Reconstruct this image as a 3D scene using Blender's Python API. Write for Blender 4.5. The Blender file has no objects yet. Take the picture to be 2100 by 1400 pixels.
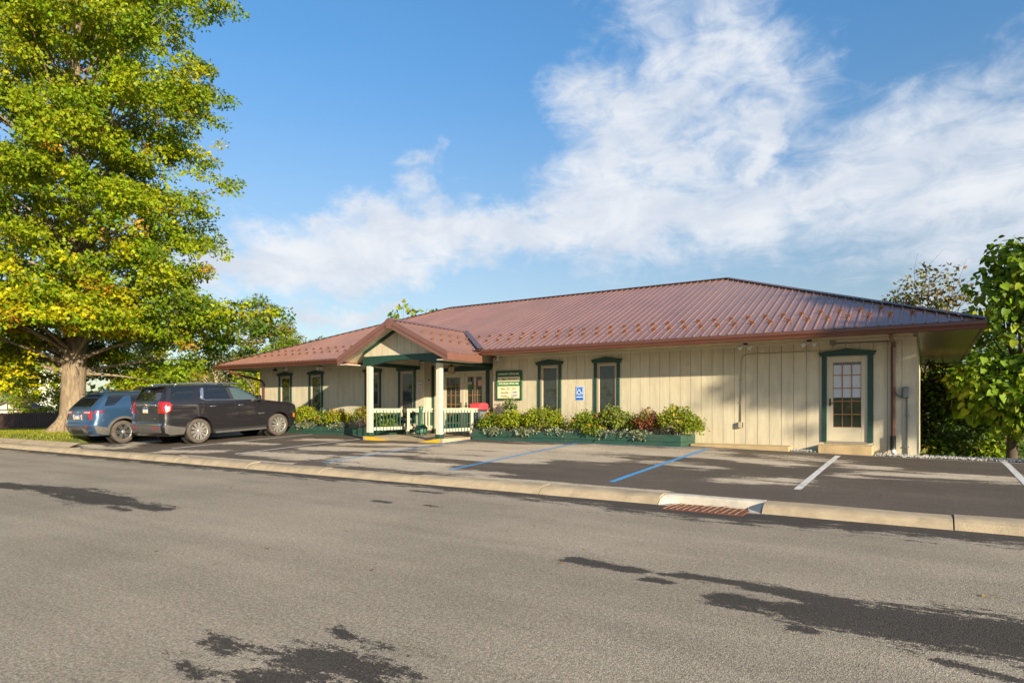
import bpy, bmesh, math, random
import numpy as np
from mathutils import Vector, Matrix, Euler
from mathutils.geometry import delaunay_2d_cdt

random.seed(7)
RNG = np.random.default_rng(11)
SC = bpy.context.scene
COL = SC.collection
R = math.radians

# ------------------------------------------------------------------ camera
cam_d = bpy.data.cameras.new('camera')
cam_d.sensor_width = 36.0
cam_d.lens = 22.70
cam_d.shift_y = 136 / 2100
cam_d.clip_start = 0.1
cam_d.clip_end = 3000
cam = bpy.data.objects.new('camera', cam_d)
COL.objects.link(cam)
cam.location = (0, 0, 1.45)
cam.rotation_euler = (R(90), 0, R(32.85))
SC.camera = cam

# ------------------------------------------------------------------ sun, exposure
SUN_DIR = Vector((1.93, -1.0, 0.58)).normalized()
SUN_EL = math.asin(SUN_DIR.z)
SUN_AZ = math.atan2(SUN_DIR.x, SUN_DIR.y)
sun_d = bpy.data.lights.new('sun', 'SUN')
sun_d.energy = 3.8
sun_d.angle = R(0.53)
sun_d.color = (1.0, 0.86, 0.63)
sun = bpy.data.objects.new('sun', sun_d)
COL.objects.link(sun)
sun.location = (60, -30, 40)
sun.rotation_euler = SUN_DIR.to_track_quat('Z', 'Y').to_euler()
SC.view_settings.view_transform = 'Standard'
SC.view_settings.look = 'None'
SC.view_settings.gamma = 1.0
SC.view_settings.use_curve_mapping = False
SC.view_settings.exposure = 1.35
SC.cycles.max_bounces = 6
SC.cycles.diffuse_bounces = 3
SC.cycles.glossy_bounces = 3
SC.cycles.transmission_bounces = 4
SC.cycles.transparent_max_bounces = 8
SC.cycles.use_denoising = True

# ------------------------------------------------------------------ node helper
class NT:
    def __init__(s, tree):
        s.t = tree; s.n = tree.nodes; s.l = tree.links
    def node(s, typ, **kw):
        n = s.n.new(typ)
        for k, v in kw.items():
            setattr(n, k, v)
        return n
    def put(s, sock, v):
        if v is None: return
        if isinstance(v, bpy.types.NodeSocket): s.l.new(v, sock)
        else:
            try: sock.default_value = v
            except Exception: sock.default_value = tuple(v) + (1.0,)
    def math(s, op, a, b=None, c=None, clamp=False):
        n = s.node('ShaderNodeMath', operation=op, use_clamp=clamp)
        s.put(n.inputs[0], a); s.put(n.inputs[1], b)
        if c is not None: s.put(n.inputs[2], c)
        return n.outputs[0]
    def vmath(s, op, a, b=None, out=0):
        n = s.node('ShaderNodeVectorMath', operation=op)
        s.put(n.inputs[0], a)
        if b is not None:
            s.put(n.inputs[3 if op == 'SCALE' else 1], b)
        return n.outputs[out]
    def noise(s, vec, scale, detail=3, rough=0.55, dist=0.0, out=0):
        n = s.node('ShaderNodeTexNoise')
        s.put(n.inputs['Vector'], vec)
        n.inputs['Scale'].default_value = scale
        n.inputs['Detail'].default_value = detail
        n.inputs['Roughness'].default_value = rough
        n.inputs['Distortion'].default_value = dist
        return n.outputs[out]
    def ramp(s, f, lo, hi, a=0.0, b=1.0, smooth=True):
        n = s.node('ShaderNodeMapRange')
        n.interpolation_type = 'SMOOTHSTEP' if smooth else 'LINEAR'
        s.put(n.inputs[0], f)
        for i, v in zip((1, 2, 3, 4), (lo, hi, a, b)): s.put(n.inputs[i], v)
        return n.outputs[0]
    def mix(s, f, a, b, typ='MIX'):
        n = s.node('ShaderNodeMix', data_type='RGBA', blend_type=typ)
        s.put(n.inputs[0], f); s.put(n.inputs[6], a); s.put(n.inputs[7], b)
        return n.outputs[2]
    def mapping(s, vec, scale=(1, 1, 1), rot=(0, 0, 0), loc=(0, 0, 0)):
        n = s.node('ShaderNodeMapping')
        s.put(n.inputs[0], vec)
        n.inputs[1].default_value = loc; n.inputs[2].default_value = rot; n.inputs[3].default_value = scale
        return n.outputs[0]

def capsule(nt, p, ax, ay, bx, by, r, w):
    """field w*(1-d/r) around the segment a-b in the xy plane"""
    n = nt.node('ShaderNodeVectorMath', operation='SUBTRACT')
    nt.put(n.inputs[0], p); n.inputs[1].default_value = (ax, ay, 0)
    ab = Vector((bx - ax, by - ay, 0)); L2 = max(ab.length_squared, 1e-6)
    d = nt.vmath('DOT_PRODUCT', n.outputs[0], tuple(ab), out=1)
    h = nt.math('MULTIPLY', d, 1 / L2, clamp=True)
    q = nt.vmath('SCALE', tuple(ab), h)
    dist = nt.vmath('LENGTH', nt.vmath('SUBTRACT', n.outputs[0], q), out=1)
    return nt.math('MULTIPLY_ADD', dist, -w / r, w)

# ------------------------------------------------------------------ sky with clouds
world = bpy.data.worlds.new('World')
SC.world = world
world.use_nodes = True
wt = NT(world.node_tree)
wt.n.clear()
w_out = wt.node('ShaderNodeOutputWorld')
w_bg = wt.node('ShaderNodeBackground')
wt.l.new(w_bg.outputs[0], w_out.inputs[0])
w_bg.inputs[1].default_value = 0.10
sky = wt.node('ShaderNodeTexSky', sky_type='NISHITA')
sky.sun_disc = False
sky.sun_elevation = SUN_EL
sky.sun_rotation = SUN_AZ
sky.altitude = 100
sky.air_density = 1.0
sky.dust_density = 0.6
sky.ozone_density = 2.0
tc = wt.node('ShaderNodeTexCoord')
dvec = wt.vmath('NORMALIZE', tc.outputs['Generated'])
sep = wt.node('ShaderNodeSeparateXYZ'); wt.l.new(dvec, sep.inputs[0])
az = wt.math('MULTIPLY', wt.math('ARCTAN2', sep.outputs[0], sep.outputs[1]), 180 / math.pi)
el = wt.math('MULTIPLY', wt.math('ARCSINE', sep.outputs[2]), 180 / math.pi)
# swirl and streak noise displace the cloud outlines
wn1 = wt.noise(wt.mapping(dvec, (1, 1, 1.5)), 5.0, 4, 0.6, 0.6, out=1)
wn2 = wt.noise(wt.mapping(dvec, (1, 1, 1.2)), 20.0, 4, 0.62, 0.3, out=1)
wn3 = wt.noise(wt.mapping(dvec, (1, 1, 2.2), rot=(0.2, 0.5, 0.3)), 13.0, 6, 0.62, 0.9)
cmb = wt.node('ShaderNodeCombineXYZ'); wt.put(cmb.inputs[0], wt.math('MULTIPLY', az, 0.955)); wt.put(cmb.inputs[1], el)
h5 = (0.5, 0.5, 0.5)
o1 = wt.vmath('SCALE', wt.vmath('SUBTRACT', wn1, h5), 7.5)
o2 = wt.vmath('SCALE', wt.vmath('SUBTRACT', wn2, h5), 4.6)
cp = wt.vmath('ADD', wt.vmath('ADD', cmb.outputs[0], o1), o2)
cp = wt.vmath('MULTIPLY', cp, (1, 1, 0))
LOBES = [(-60.0, 10.2, -53.2, 10.9, 1.6, 1.1), (-53.2, 12.2, -42.7, 13.4, 3.3, 1.25), (-42.7, 14.0, -26.4, 15.8, 2.7, 1.2),
         (-50.1, 15.6, -45.2, 15.9, 1.5, 0.7), (-26.4, 16.6, -12.5, 15.7, 4.0, 1.05), (-24.7, 20.7, -20.9, 15.9, 3.4, 1),
         (-26.8, 24.8, -17.2, 20.2, 2.9, 0.85), (-21.3, 24.2, -14.1, 29.0, 4.2, 0.75), (-14.1, 29.0, -9.6, 24.5, 3.2, 0.62),
         (-11.8, 21.7, -12.9, 19.0, 2.0, 1.1), (-14.1, 21.0, -20.1, 27.8, 2.8, 0.62), (-8.8, 25.3, -10.3, 22.6, 2.0, 0.6),
         (-7.1, 17.0, -8.5, 15.6, 2.2, 1.1), (-5.3, 16.3, 6.9, 13.3, 5.0, 0.85), (-1.7, 18.4, 9.3, 18.7, 4.3, 0.80),
         (1.4, 11.2, 8.1, 9.6, 3.8, 0.62), (-41.4, 19.6, -39.7, 19.8, 0.9, 0.42), (-50.8, 7.8, -43.5, 8.3, 0.7, 0.8),
         (-39.3, 17.3, -40.6, 17.5, 1.2, 0.5), (8, 16, 26, 20, 6, 0.7), (-21, 30.5, -14, 35, 3.5, 0.5)]
fld = None
for a0, e0, a1, e1, r_, w_ in LOBES:
    c = capsule(wt, cp, a0 * 0.955, e0, a1 * 0.955, e1, r_ * 1.22, w_)
    fld = c if fld is None else wt.math('SMOOTH_MAX', fld, c, 0.35)
# scattered clouds over the unseen rest of the sky, cover raised for fill light
far = wt.noise(wt.mapping(dvec, (1, 1, 2.4)), 2.6, 6, 0.58, 0.4)
farm = wt.math('MULTIPLY', wt.ramp(far, 0.46, 0.68, 0, 0.85), wt.ramp(wt.math('ABSOLUTE', wt.math('ADD', az, 28)), 52, 80))
dens = wt.math('ADD', wt.math('MULTIPLY', fld, 1.25), wt.math('MULTIPLY', wt.math('SUBTRACT', wn3, 0.5), 1.55))
dens = wt.ramp(dens, -0.2, 1.15, 0, 0.96)
dens = wt.math('MAXIMUM', dens, farm)
# clouds: white, greyer where thick and low
shade = wt.ramp(wt.noise(wt.mapping(dvec, (1, 1, 1.8)), 9.0, 5, 0.6, 0.5), 0.3, 0.75)
ccol = wt.mix(shade, (2.65, 2.9, 3.3, 1), (3.5, 3.6, 3.75, 1))
hsv = wt.node('ShaderNodeHueSaturation')
wt.put(hsv.inputs['Saturation'], wt.ramp(el, 3, 30, 0.86, 1.24))
wt.put(hsv.inputs['Value'], wt.ramp(el, 2, 34, 0.50, 0.92))
wt.l.new(sky.outputs[0], hsv.inputs['Color'])
wt.l.new(wt.mix(dens, hsv.outputs[0], ccol), w_bg.inputs[0])

# ------------------------------------------------------------------ materials
MATS = {}
def mat(name, col, rough=0.6, metal=0.0, spec=0.5, var=0.0, vscale=3.0, vstretch=(1, 1, 1), bump=0.0, bscale=60.0,
        bstretch=(1, 1, 1), coat=0.0, dirt=0.0, dirtcol=None, dscale=1.2):
    if name in MATS: return MATS[name]
    m = bpy.data.materials.new(name); m.use_nodes = True
    t = NT(m.node_tree)
    b = t.n['Principled BSDF']
    b.inputs['Roughness'].default_value = rough
    b.inputs['Metallic'].default_value = metal
    b.inputs['Specular IOR Level'].default_value = spec
    b.inputs['Coat Weight'].default_value = coat
    b.inputs['Coat Roughness'].default_value = 0.04
    base = tuple(col) + (1.0,)
    tcn = t.node('ShaderNodeNewGeometry') if True else None
    pos = tcn.outputs['Position']
    out = base
    if var > 0:
        f = t.noise(t.mapping(pos, vstretch), vscale, 5, 0.6)
        out = t.mix(t.ramp(f, 0.25, 0.75, 0, 1), tuple(c * (1 - var) for c in col) + (1,), tuple(min(1, c * (1 + var * 0.7)) for c in col) + (1,))
    if dirt > 0:
        f = t.noise(pos, dscale, 6, 0.65)
        out = t.mix(t.math('MULTIPLY', t.ramp(f, 0.5, 0.72), dirt), out, tuple(dirtcol or (0.1, 0.08, 0.06)) + (1,))
    t.put(b.inputs['Base Color'], out)
    if bump > 0:
        bn = t.node('ShaderNodeBump')
        bn.inputs['Strength'].default_value = bump
        bn.inputs['Distance'].default_value = 0.01
        t.put(bn.inputs['Height'], t.noise(t.mapping(pos, bstretch), bscale, 3, 0.6))
        t.l.new(bn.outputs[0], b.inputs['Normal'])
    MATS[name] = m
    return m

def leaf_mat(name, gloss=0.45, trans=0.30):
    """colour from the leaf's own 'leafcol' attribute; light passes through the blade"""
    m = bpy.data.materials.new(name); m.use_nodes = True
    t = NT(m.node_tree)
    b = t.n['Principled BSDF']; o = t.n['Material Output']
    a = t.node('ShaderNodeAttribute', attribute_name='leafcol')
    t.l.new(a.outputs[0], b.inputs['Base Color'])
    b.inputs['Roughness'].default_value = gloss
    b.inputs['Specular IOR Level'].default_value = 0.16
    tr = t.node('ShaderNodeBsdfTranslucent')
    hs = t.node('ShaderNodeHueSaturation'); hs.inputs['Saturation'].default_value = 1.1; hs.inputs['Value'].default_value = 1.25
    t.l.new(a.outputs[0], hs.inputs['Color']); t.l.new(hs.outputs[0], tr.inputs[0])
    mx = t.node('ShaderNodeMixShader'); mx.inputs[0].default_value = trans
    t.l.new(b.outputs[0], mx.inputs[1]); t.l.new(tr.outputs[0], mx.inputs[2]); t.l.new(mx.outputs[0], o.inputs[0])
    return m

def glass_mat(name, col, rough=0.03, spec=0.6):
    m = bpy.data.materials.new(name); m.use_nodes = True
    b = m.node_tree.nodes['Principled BSDF']
    b.inputs['Base Color'].default_value = tuple(col) + (1,)
    b.inputs['Roughness'].default_value = rough
    b.inputs['Specular IOR Level'].default_value = spec
    b.inputs['Coat Weight'].default_value = 0.5
    b.inputs['Coat Roughness'].default_value = 0.02
    return m

CREAM = mat('cream_siding', (0.54, 0.48, 0.345), 0.62, var=0.13, vscale=2.2, vstretch=(3, 3, 0.5), bump=0.5, bscale=55, bstretch=(3, 3, 0.12), dirt=0.35, dirtcol=(0.40, 0.33, 0.21), dscale=1.3)
CREAMT = mat('cream_trim', (0.60, 0.54, 0.41), 0.5, var=0.05, vscale=3, bump=0.15, bscale=50)
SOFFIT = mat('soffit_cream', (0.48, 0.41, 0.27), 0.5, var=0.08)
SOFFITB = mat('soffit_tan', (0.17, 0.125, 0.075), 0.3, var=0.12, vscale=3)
GREEN = mat('green_trim', (0.012, 0.050, 0.036), 0.5, var=0.12, vscale=5, bump=0.15)
GREENP = mat('green_planter', (0.020, 0.068, 0.045), 0.6, var=0.25, vscale=4, vstretch=(0.6, 3, 6), bump=0.3, bscale=30, bstretch=(0.3, 1, 3), dirt=0.3, dirtcol=(0.09, 0.08, 0.05))
GROOVE = mat('groove_shadow', (0.32, 0.275, 0.19), 0.8)
ROOF = mat('brown_metal_roof', (0.220, 0.110, 0.072), 0.32, spec=0.5, var=0.14, vscale=1.2, vstretch=(1, .35, 1), coat=0.34)
FASCIA = mat('brown_fascia', (0.17, 0.078, 0.058), 0.38, var=0.08, coat=0.2)
GUTTER = mat('brown_gutter', (0.115, 0.042, 0.027), 0.35, var=0.08, coat=0.25)
RIDGE = mat('dark_ridge', (0.10, 0.06, 0.055), 0.4)
GUARD = mat('copper_guard', (0.20, 0.095, 0.062), 0.4, metal=0.15)
TANF = mat('tan_window_frame', (0.38, 0.29, 0.19), 0.5)
MUNT = mat('copper_muntin', (0.34, 0.17, 0.075), 0.4, metal=0.2)
GLASS = glass_mat('dark_glass', (0.028, 0.034, 0.026))
BLIND = mat('white_blind', (0.52, 0.54, 0.57), 0.5)
DOORM = mat('cream_door', (0.53, 0.475, 0.345), 0.5, var=0.04)
DARKM = mat('dark_metal', (0.03, 0.028, 0.026), 0.45, metal=0.3)
BRONZE = mat('bronze_handle', (0.12, 0.08, 0.045), 0.4, metal=0.6)
GREYM = mat('grey_metal', (0.20, 0.20, 0.20), 0.5, metal=0.2, var=0.08)
WHITEM = mat('white_plastic', (0.6, 0.6, 0.57), 0.45)
CONC = mat('concrete', (0.41, 0.325, 0.215), 0.85, var=0.2, vscale=3, bump=0.8, bscale=60, dirt=0.65, dirtcol=(0.25, 0.20, 0.14), dscale=2.2)
CONCO = mat('ochre_concrete', (0.44, 0.32, 0.165), 0.85, var=0.2, vscale=3.5, bump=0.6, bscale=80, dirt=0.4, dirtcol=(0.3, 0.23, 0.13), dscale=3)
YELLOW = mat('yellow_paint', (0.72, 0.42, 0.02), 0.6, var=0.12, vscale=8, dirt=0.25, dirtcol=(0.4, 0.3, 0.12), dscale=6)
WPAINT = mat('white_line_paint', (0.66, 0.64, 0.60), 0.7, var=0.15, vscale=9, dirt=0.8, dirtcol=(0.26, 0.235, 0.21), dscale=7)
BPAINT = mat('blue_line_paint', (0.06, 0.30, 0.62), 0.7, var=0.2, vscale=6, dirt=0.65, dirtcol=(0.24, 0.29, 0.34), dscale=2.6)
RUST = mat('rusty_iron', (0.17, 0.062, 0.032), 0.8, var=0.4, vscale=14, bump=0.4, bscale=80)
BLACK = mat('black_void', (0.006, 0.006, 0.006), 0.9)
SOIL = mat('mulch', (0.07, 0.045, 0.03), 0.95, var=0.4, vscale=20, bump=0.8, bscale=40)
BARK = mat('bark', (0.23, 0.175, 0.115), 0.9, var=0.45, vscale=5, vstretch=(2.5, 2.5, 0.5), bump=1.0, bscale=14, bstretch=(2.5, 2.5, 0.4))
BARKD = mat('dark_bark', (0.09, 0.07, 0.05), 0.9, var=0.4, vscale=5, vstretch=(2, 2, 0.5), bump=0.8, bscale=14)
BARKP = mat('pale_bark', (0.40, 0.33, 0.22), 0.9, var=0.25, vscale=5)
LEAF = leaf_mat('leaf')
RED = mat('red_plastic', (0.62, 0.06, 0.075), 0.4, var=0.1)

# ------------------------------------------------------------------ mesh helpers
class MB:
    def __init__(s): s.v = []; s.f = []; s.m = []; s.mats = []; s.sm = []
    def mi(s, m):
        if m not in s.mats: s.mats.append(m)
        return s.mats.index(m)
    def add(s, vs, fs, m, smooth=False):
        o = len(s.v); s.v += [tuple(v) for v in vs]
        k = s.mi(m)
        for f in fs:
            s.f.append(tuple(i + o for i in f)); s.m.append(k); s.sm.append(smooth)
    def box(s, x0, x1, y0, y1, z0, z1, m, ch=0.0):
        if ch <= 0:
            vs = [(x, y, z) for z in (z0, z1) for y in (y0, y1) for x in (x0, x1)]
            s.add(vs, [(0, 2, 3, 1), (4, 5, 7, 6), (0, 1, 5, 4), (2, 6, 7, 3), (0, 4, 6, 2), (1, 3, 7, 5)], m)
        else:
            bm = bmesh.new(); bmesh.ops.create_cube(bm, size=1)
            for v in bm.verts:
                v.co = Vector(((x0 + x1) / 2 + v.co.x * (x1 - x0), (y0 + y1) / 2 + v.co.y * (y1 - y0), (z0 + z1) / 2 + v.co.z * (z1 - z0)))
            bmesh.ops.bevel(bm, geom=bm.edges[:], offset=ch, segments=1, affect='EDGES')
            bm.verts.index_update()
            s.add([v.co[:] for v in bm.verts], [[v.index for v in f.verts] for f in bm.faces], m); bm.free()
    def prism(s, poly, axis, a, b, m):
        """extrude a 2D polygon along axis; poly coords are the two other axes in order"""
        n = len(poly)
        def mk(p, q):
            return {'x': (q, p[0], p[1]), 'y': (p[0], q, p[1]), 'z': (p[0], p[1], q)}[axis]
        vs = [mk(p, a) for p in poly] + [mk(p, b) for p in poly]
        area = sum(poly[i][0] * poly[(i + 1) % n][1] - poly[(i + 1) % n][0] * poly[i][1] for i in range(n))
        flip = (area > 0) == (axis in 'xz')
        fs = [tuple(range(n)), tuple(range(2 * n - 1, n - 1, -1))] + [(i, i + n, (i + 1) % n + n, (i + 1) % n) for i in range(n)]
        if flip: fs = [f[::-1] for f in fs]
        s.add(vs, fs, m)
    def tube(s, pts, r, m, n=8, closed=False, smooth=True, caps=True):
        pts = [Vector(p) for p in pts]
        rs = r if isinstance(r, (list, tuple)) else [r] * len(pts)
        rings = []
        up = Vector((0, 0, 1)); prev = None
        for i, p in enumerate(pts):
            d = (pts[min(i + 1, len(pts) - 1)] - pts[max(i - 1, 0)])
            d = d.normalized() if d.length > 1e-9 else Vector((0, 0, 1))
            if prev is None:
                a = d.cross(up)
                if a.length < 1e-3: a = d.cross(Vector((1, 0, 0)))
            else:
                a = prev - d * prev.dot(d)
                if a.length < 1e-4: a = d.cross(Vector((1, 0, 0)))
            a.normalize(); prev = a; b = d.cross(a)
            rings.append([p + (a * math.cos(t) + b * math.sin(t)) * rs[i] for t in [2 * math.pi * k / n for k in range(n)]])
        vs = [v for rg in rings for v in rg]
        fs = []
        for i in range(len(rings) - 1):
            for k in range(n):
                fs.append((i * n + k, i * n + (k + 1) % n, (i + 1) * n + (k + 1) % n, (i + 1) * n + k))
        if caps:
            fs.append(tuple(range(n))[::-1]); fs.append(tuple((len(rings) - 1) * n + k for k in range(n)))
        s.add(vs, fs, m, smooth)
    def lathe(s, prof, m, n=24, c=(0, 0, 0), axis='z', smooth=True):
        """prof: list of (radius, height)"""
        vs = []
        for r_, h in prof:
            for k in range(n):
                t = 2 * math.pi * k / n
                a, b = r_ * math.cos(t), r_ * math.sin(t)
                p = {'z': (a, b, h), 'x': (h, a, b), 'y': (b, h, a)}[axis]
                vs.append((c[0] + p[0], c[1] + p[1], c[2] + p[2]))
        fs = []
        for i in range(len(prof) - 1):
            for k in range(n):
                fs.append((i * n + k, i * n + (k + 1) % n, (i + 1) * n + (k + 1) % n, (i + 1) * n + k))
        s.add(vs, fs, m, smooth)
    def quad(s, a, b, c, d, m): s.add([a, b, c, d], [(0, 1, 2, 3)], m)
    def mesh(s, name, merge=0.0):
        me = bpy.data.meshes.new(name)
        me.from_pydata(s.v, [], s.f)
        for m in s.mats: me.materials.append(m)
        me.polygons.foreach_set('material_index', s.m)
        me.polygons.foreach_set('use_smooth', s.sm)
        if merge > 0:
            bm = bmesh.new(); bm.from_mesh(me)
            bmesh.ops.remove_doubles(bm, verts=bm.verts, dist=merge)
            bmesh.ops.recalc_face_normals(bm, faces=bm.faces)
            bm.to_mesh(me); bm.free()
        me.update()
        return me
    def build(s, name, parent=None, loc=None, merge=0.0):
        return obj(name, s.mesh(name, merge), parent, loc)

def obj(name, data, parent=None, loc=None, rot=None):
    o = bpy.data.objects.new(name, data)
    COL.objects.link(o)
    if parent is not None: o.parent = parent
    if loc is not None: o.location = loc
    if rot is not None: o.rotation_euler = rot
    return o
def tag(o, label=None, cat=None, group=None, kind=None):
    if label: o['label'] = label
    if cat: o['category'] = cat
    if group: o['group'] = group
    if kind: o['kind'] = kind
    return o
def thing(name, label, cat, loc=(0, 0, 0), rot=None, group=None):
    o = obj(name, None, None, loc, rot)
    o.empty_display_size = 0.2
    return tag(o, label, cat, group)
def structure(name, loc=None):
    o = obj(name, None, None, loc); o['kind'] = 'structure'; return o
def text(body, size, mt, parent, loc, rot=(R(90), 0, 0), align='CENTER', depth=0.002, sx=1.0, name='lettering', bold=0.0):
    c = bpy.data.curves.new(name, 'FONT')
    c.body = body; c.size = size; c.align_x = align; c.align_y = 'CENTER'; c.extrude = depth; c.offset = bold
    c.resolution_u = 2
    tmp = bpy.data.objects.new(name, c); COL.objects.link(tmp)
    dg = bpy.context.evaluated_depsgraph_get()
    me = bpy.data.meshes.new_from_object(tmp.evaluated_get(dg))
    bpy.data.objects.remove(tmp)
    me.materials.clear(); me.materials.append(mt)
    o = obj(name, me, parent, loc, rot)
    o.scale = (sx, 1, 1)
    return o

# ================================================================== ground
def lerp_tab(pts, x):
    if x <= pts[0][0]: return pts[0][1]
    for (a, b), (c, d) in zip(pts, pts[1:]):
        if x <= c: return b + (d - b) * (x - a) / (c - a)
    return pts[-1][1]
ZB = [(-40, .5), (-8, .465), (-5.5, .455), (-2, .37), (0, .33), (4, .28), (40, .2)]
def z_road(x): return -.0022 * max(-40, min(x, 10))
def z_lot(x, y):
    t = (y - 9.70) / (16.3 - 9.70)
    a = z_road(x) + .12; b = lerp_tab(ZB, x)
    if t > 1: return b
    t = max(t, 0)
    return a + (b - a) * (t + .15 * t * (1 - t))
def z_land(x, y):
    if y < 9.65: return z_road(x) - .06 - max(0, -(y + 13)) * .01
    if y < 17.55 and -24.6 < x < 13.5: return z_lot(x, y) - .08
    if x <= -24.6:
        k = min(1, (y - 9.65) / .8)
        h = .40 - .019 * max(0, -x - 33)
        h = max(h, -.45)
        return z_road(x) + .09 + (h - z_road(x) - .09) * k + .03 * math.sin(x * .7) * math.sin(y * .5) * k
    if x > -1: return max(-1.7, .24 - .30 * max(0, y - 17.8))
    if y > 29: return max(-.6, .3 - .05 * (y - 29)) if x > -20 else .3
    return .27 - .012 * max(0, min(y - 17.5, 30))

def grid_mesh(name, xs, ys, fz, m, smooth=True):
    vs = [(x, y, fz(x, y)) for y in ys for x in xs]
    nx = len(xs)
    fs = [(j * nx + i, j * nx + i + 1, (j + 1) * nx + i + 1, (j + 1) * nx + i) for j in range(len(ys) - 1) for i in range(nx - 1)]
    b = MB(); b.add(vs, fs, m, smooth)
    return b
def rng(a, b, st):
    n = max(1, round((b - a) / st)); return [a + (b - a) * i / n for i in range(n + 1)]

def asphalt(name, dry, wet, fields, bias, stretch, nscale, wide_noise, invert=False):
    """worn asphalt with aggregate grain; damp patches (or dry ones) drawn from capsule fields with ragged edges"""
    m = bpy.data.materials.new(name); m.use_nodes = True
    t = NT(m.node_tree); b = t.n['Principled BSDF']
    g = t.node('ShaderNodeNewGeometry'); pos = g.outputs['Position']
    p2 = t.vmath('MULTIPLY', pos, (1, 1, 0))
    ns = t.mapping(p2, stretch)
    n1 = t.noise(ns, nscale, 6, 0.62)
    n2 = t.noise(ns, nscale * 6, 4, 0.65)
    fld = None
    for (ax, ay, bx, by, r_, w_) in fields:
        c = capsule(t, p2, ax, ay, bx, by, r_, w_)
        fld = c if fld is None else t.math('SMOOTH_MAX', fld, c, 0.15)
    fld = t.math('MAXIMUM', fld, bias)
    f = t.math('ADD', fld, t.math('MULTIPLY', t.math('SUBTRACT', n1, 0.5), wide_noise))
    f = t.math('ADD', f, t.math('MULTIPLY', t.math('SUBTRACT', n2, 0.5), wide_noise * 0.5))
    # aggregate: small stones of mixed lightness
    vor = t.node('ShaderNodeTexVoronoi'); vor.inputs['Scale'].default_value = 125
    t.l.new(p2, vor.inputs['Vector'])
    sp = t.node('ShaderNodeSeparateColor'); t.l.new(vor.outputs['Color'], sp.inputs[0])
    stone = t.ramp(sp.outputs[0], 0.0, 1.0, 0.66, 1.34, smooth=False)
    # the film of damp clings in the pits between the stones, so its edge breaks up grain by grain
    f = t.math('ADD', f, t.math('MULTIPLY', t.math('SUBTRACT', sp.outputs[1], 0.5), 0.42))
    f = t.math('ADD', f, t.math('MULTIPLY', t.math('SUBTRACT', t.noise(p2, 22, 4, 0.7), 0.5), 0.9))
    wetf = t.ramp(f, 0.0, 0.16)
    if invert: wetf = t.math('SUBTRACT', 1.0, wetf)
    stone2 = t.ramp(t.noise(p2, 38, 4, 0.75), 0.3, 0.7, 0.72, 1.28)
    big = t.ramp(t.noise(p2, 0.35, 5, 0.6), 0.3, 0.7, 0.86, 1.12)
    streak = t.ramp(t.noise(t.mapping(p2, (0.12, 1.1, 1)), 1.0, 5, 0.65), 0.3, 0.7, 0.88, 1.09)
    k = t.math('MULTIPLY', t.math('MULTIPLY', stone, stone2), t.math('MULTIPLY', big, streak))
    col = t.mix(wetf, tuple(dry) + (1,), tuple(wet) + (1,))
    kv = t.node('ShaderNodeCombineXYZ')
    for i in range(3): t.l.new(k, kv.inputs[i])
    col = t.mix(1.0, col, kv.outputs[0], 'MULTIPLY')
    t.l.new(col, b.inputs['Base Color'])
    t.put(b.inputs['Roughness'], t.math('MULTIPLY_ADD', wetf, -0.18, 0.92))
    b.inputs['Specular IOR Level'].default_value = 0.25
    bn = t.node('ShaderNodeBump'); bn.inputs['Strength'].default_value = 0.55; bn.inputs['Distance'].default_value = 0.006
    t.put(bn.inputs['Height'], t.math('ADD', t.math('MULTIPLY', vor.outputs['Distance'], 1.0), t.noise(p2, 60, 3, 0.7)))
    t.l.new(bn.outputs[0], b.inputs['Normal'])
    return m

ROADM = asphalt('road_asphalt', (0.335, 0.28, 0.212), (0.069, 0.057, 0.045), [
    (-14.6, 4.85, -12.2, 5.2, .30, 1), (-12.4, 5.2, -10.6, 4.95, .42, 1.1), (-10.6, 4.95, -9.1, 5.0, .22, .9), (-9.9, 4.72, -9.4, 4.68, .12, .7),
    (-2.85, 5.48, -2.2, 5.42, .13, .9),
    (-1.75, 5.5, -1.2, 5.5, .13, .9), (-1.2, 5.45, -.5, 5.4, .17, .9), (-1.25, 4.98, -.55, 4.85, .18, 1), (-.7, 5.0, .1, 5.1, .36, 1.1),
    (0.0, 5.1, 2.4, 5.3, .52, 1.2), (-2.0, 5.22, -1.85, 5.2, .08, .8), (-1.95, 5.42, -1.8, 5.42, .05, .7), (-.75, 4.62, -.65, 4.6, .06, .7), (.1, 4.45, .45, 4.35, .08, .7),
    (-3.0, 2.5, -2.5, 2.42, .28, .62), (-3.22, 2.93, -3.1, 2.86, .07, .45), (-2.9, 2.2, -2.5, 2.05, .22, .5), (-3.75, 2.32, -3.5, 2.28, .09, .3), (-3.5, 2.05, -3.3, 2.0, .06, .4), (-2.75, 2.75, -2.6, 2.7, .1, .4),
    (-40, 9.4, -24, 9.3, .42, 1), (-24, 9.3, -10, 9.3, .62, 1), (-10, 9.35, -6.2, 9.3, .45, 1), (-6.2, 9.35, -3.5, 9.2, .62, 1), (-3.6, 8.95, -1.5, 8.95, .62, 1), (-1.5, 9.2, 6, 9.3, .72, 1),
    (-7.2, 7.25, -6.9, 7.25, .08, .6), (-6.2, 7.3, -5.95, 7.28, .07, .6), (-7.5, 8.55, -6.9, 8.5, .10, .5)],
    -3.0, (0.6, 2.0, 1), 3.0, 3.0)
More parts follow.
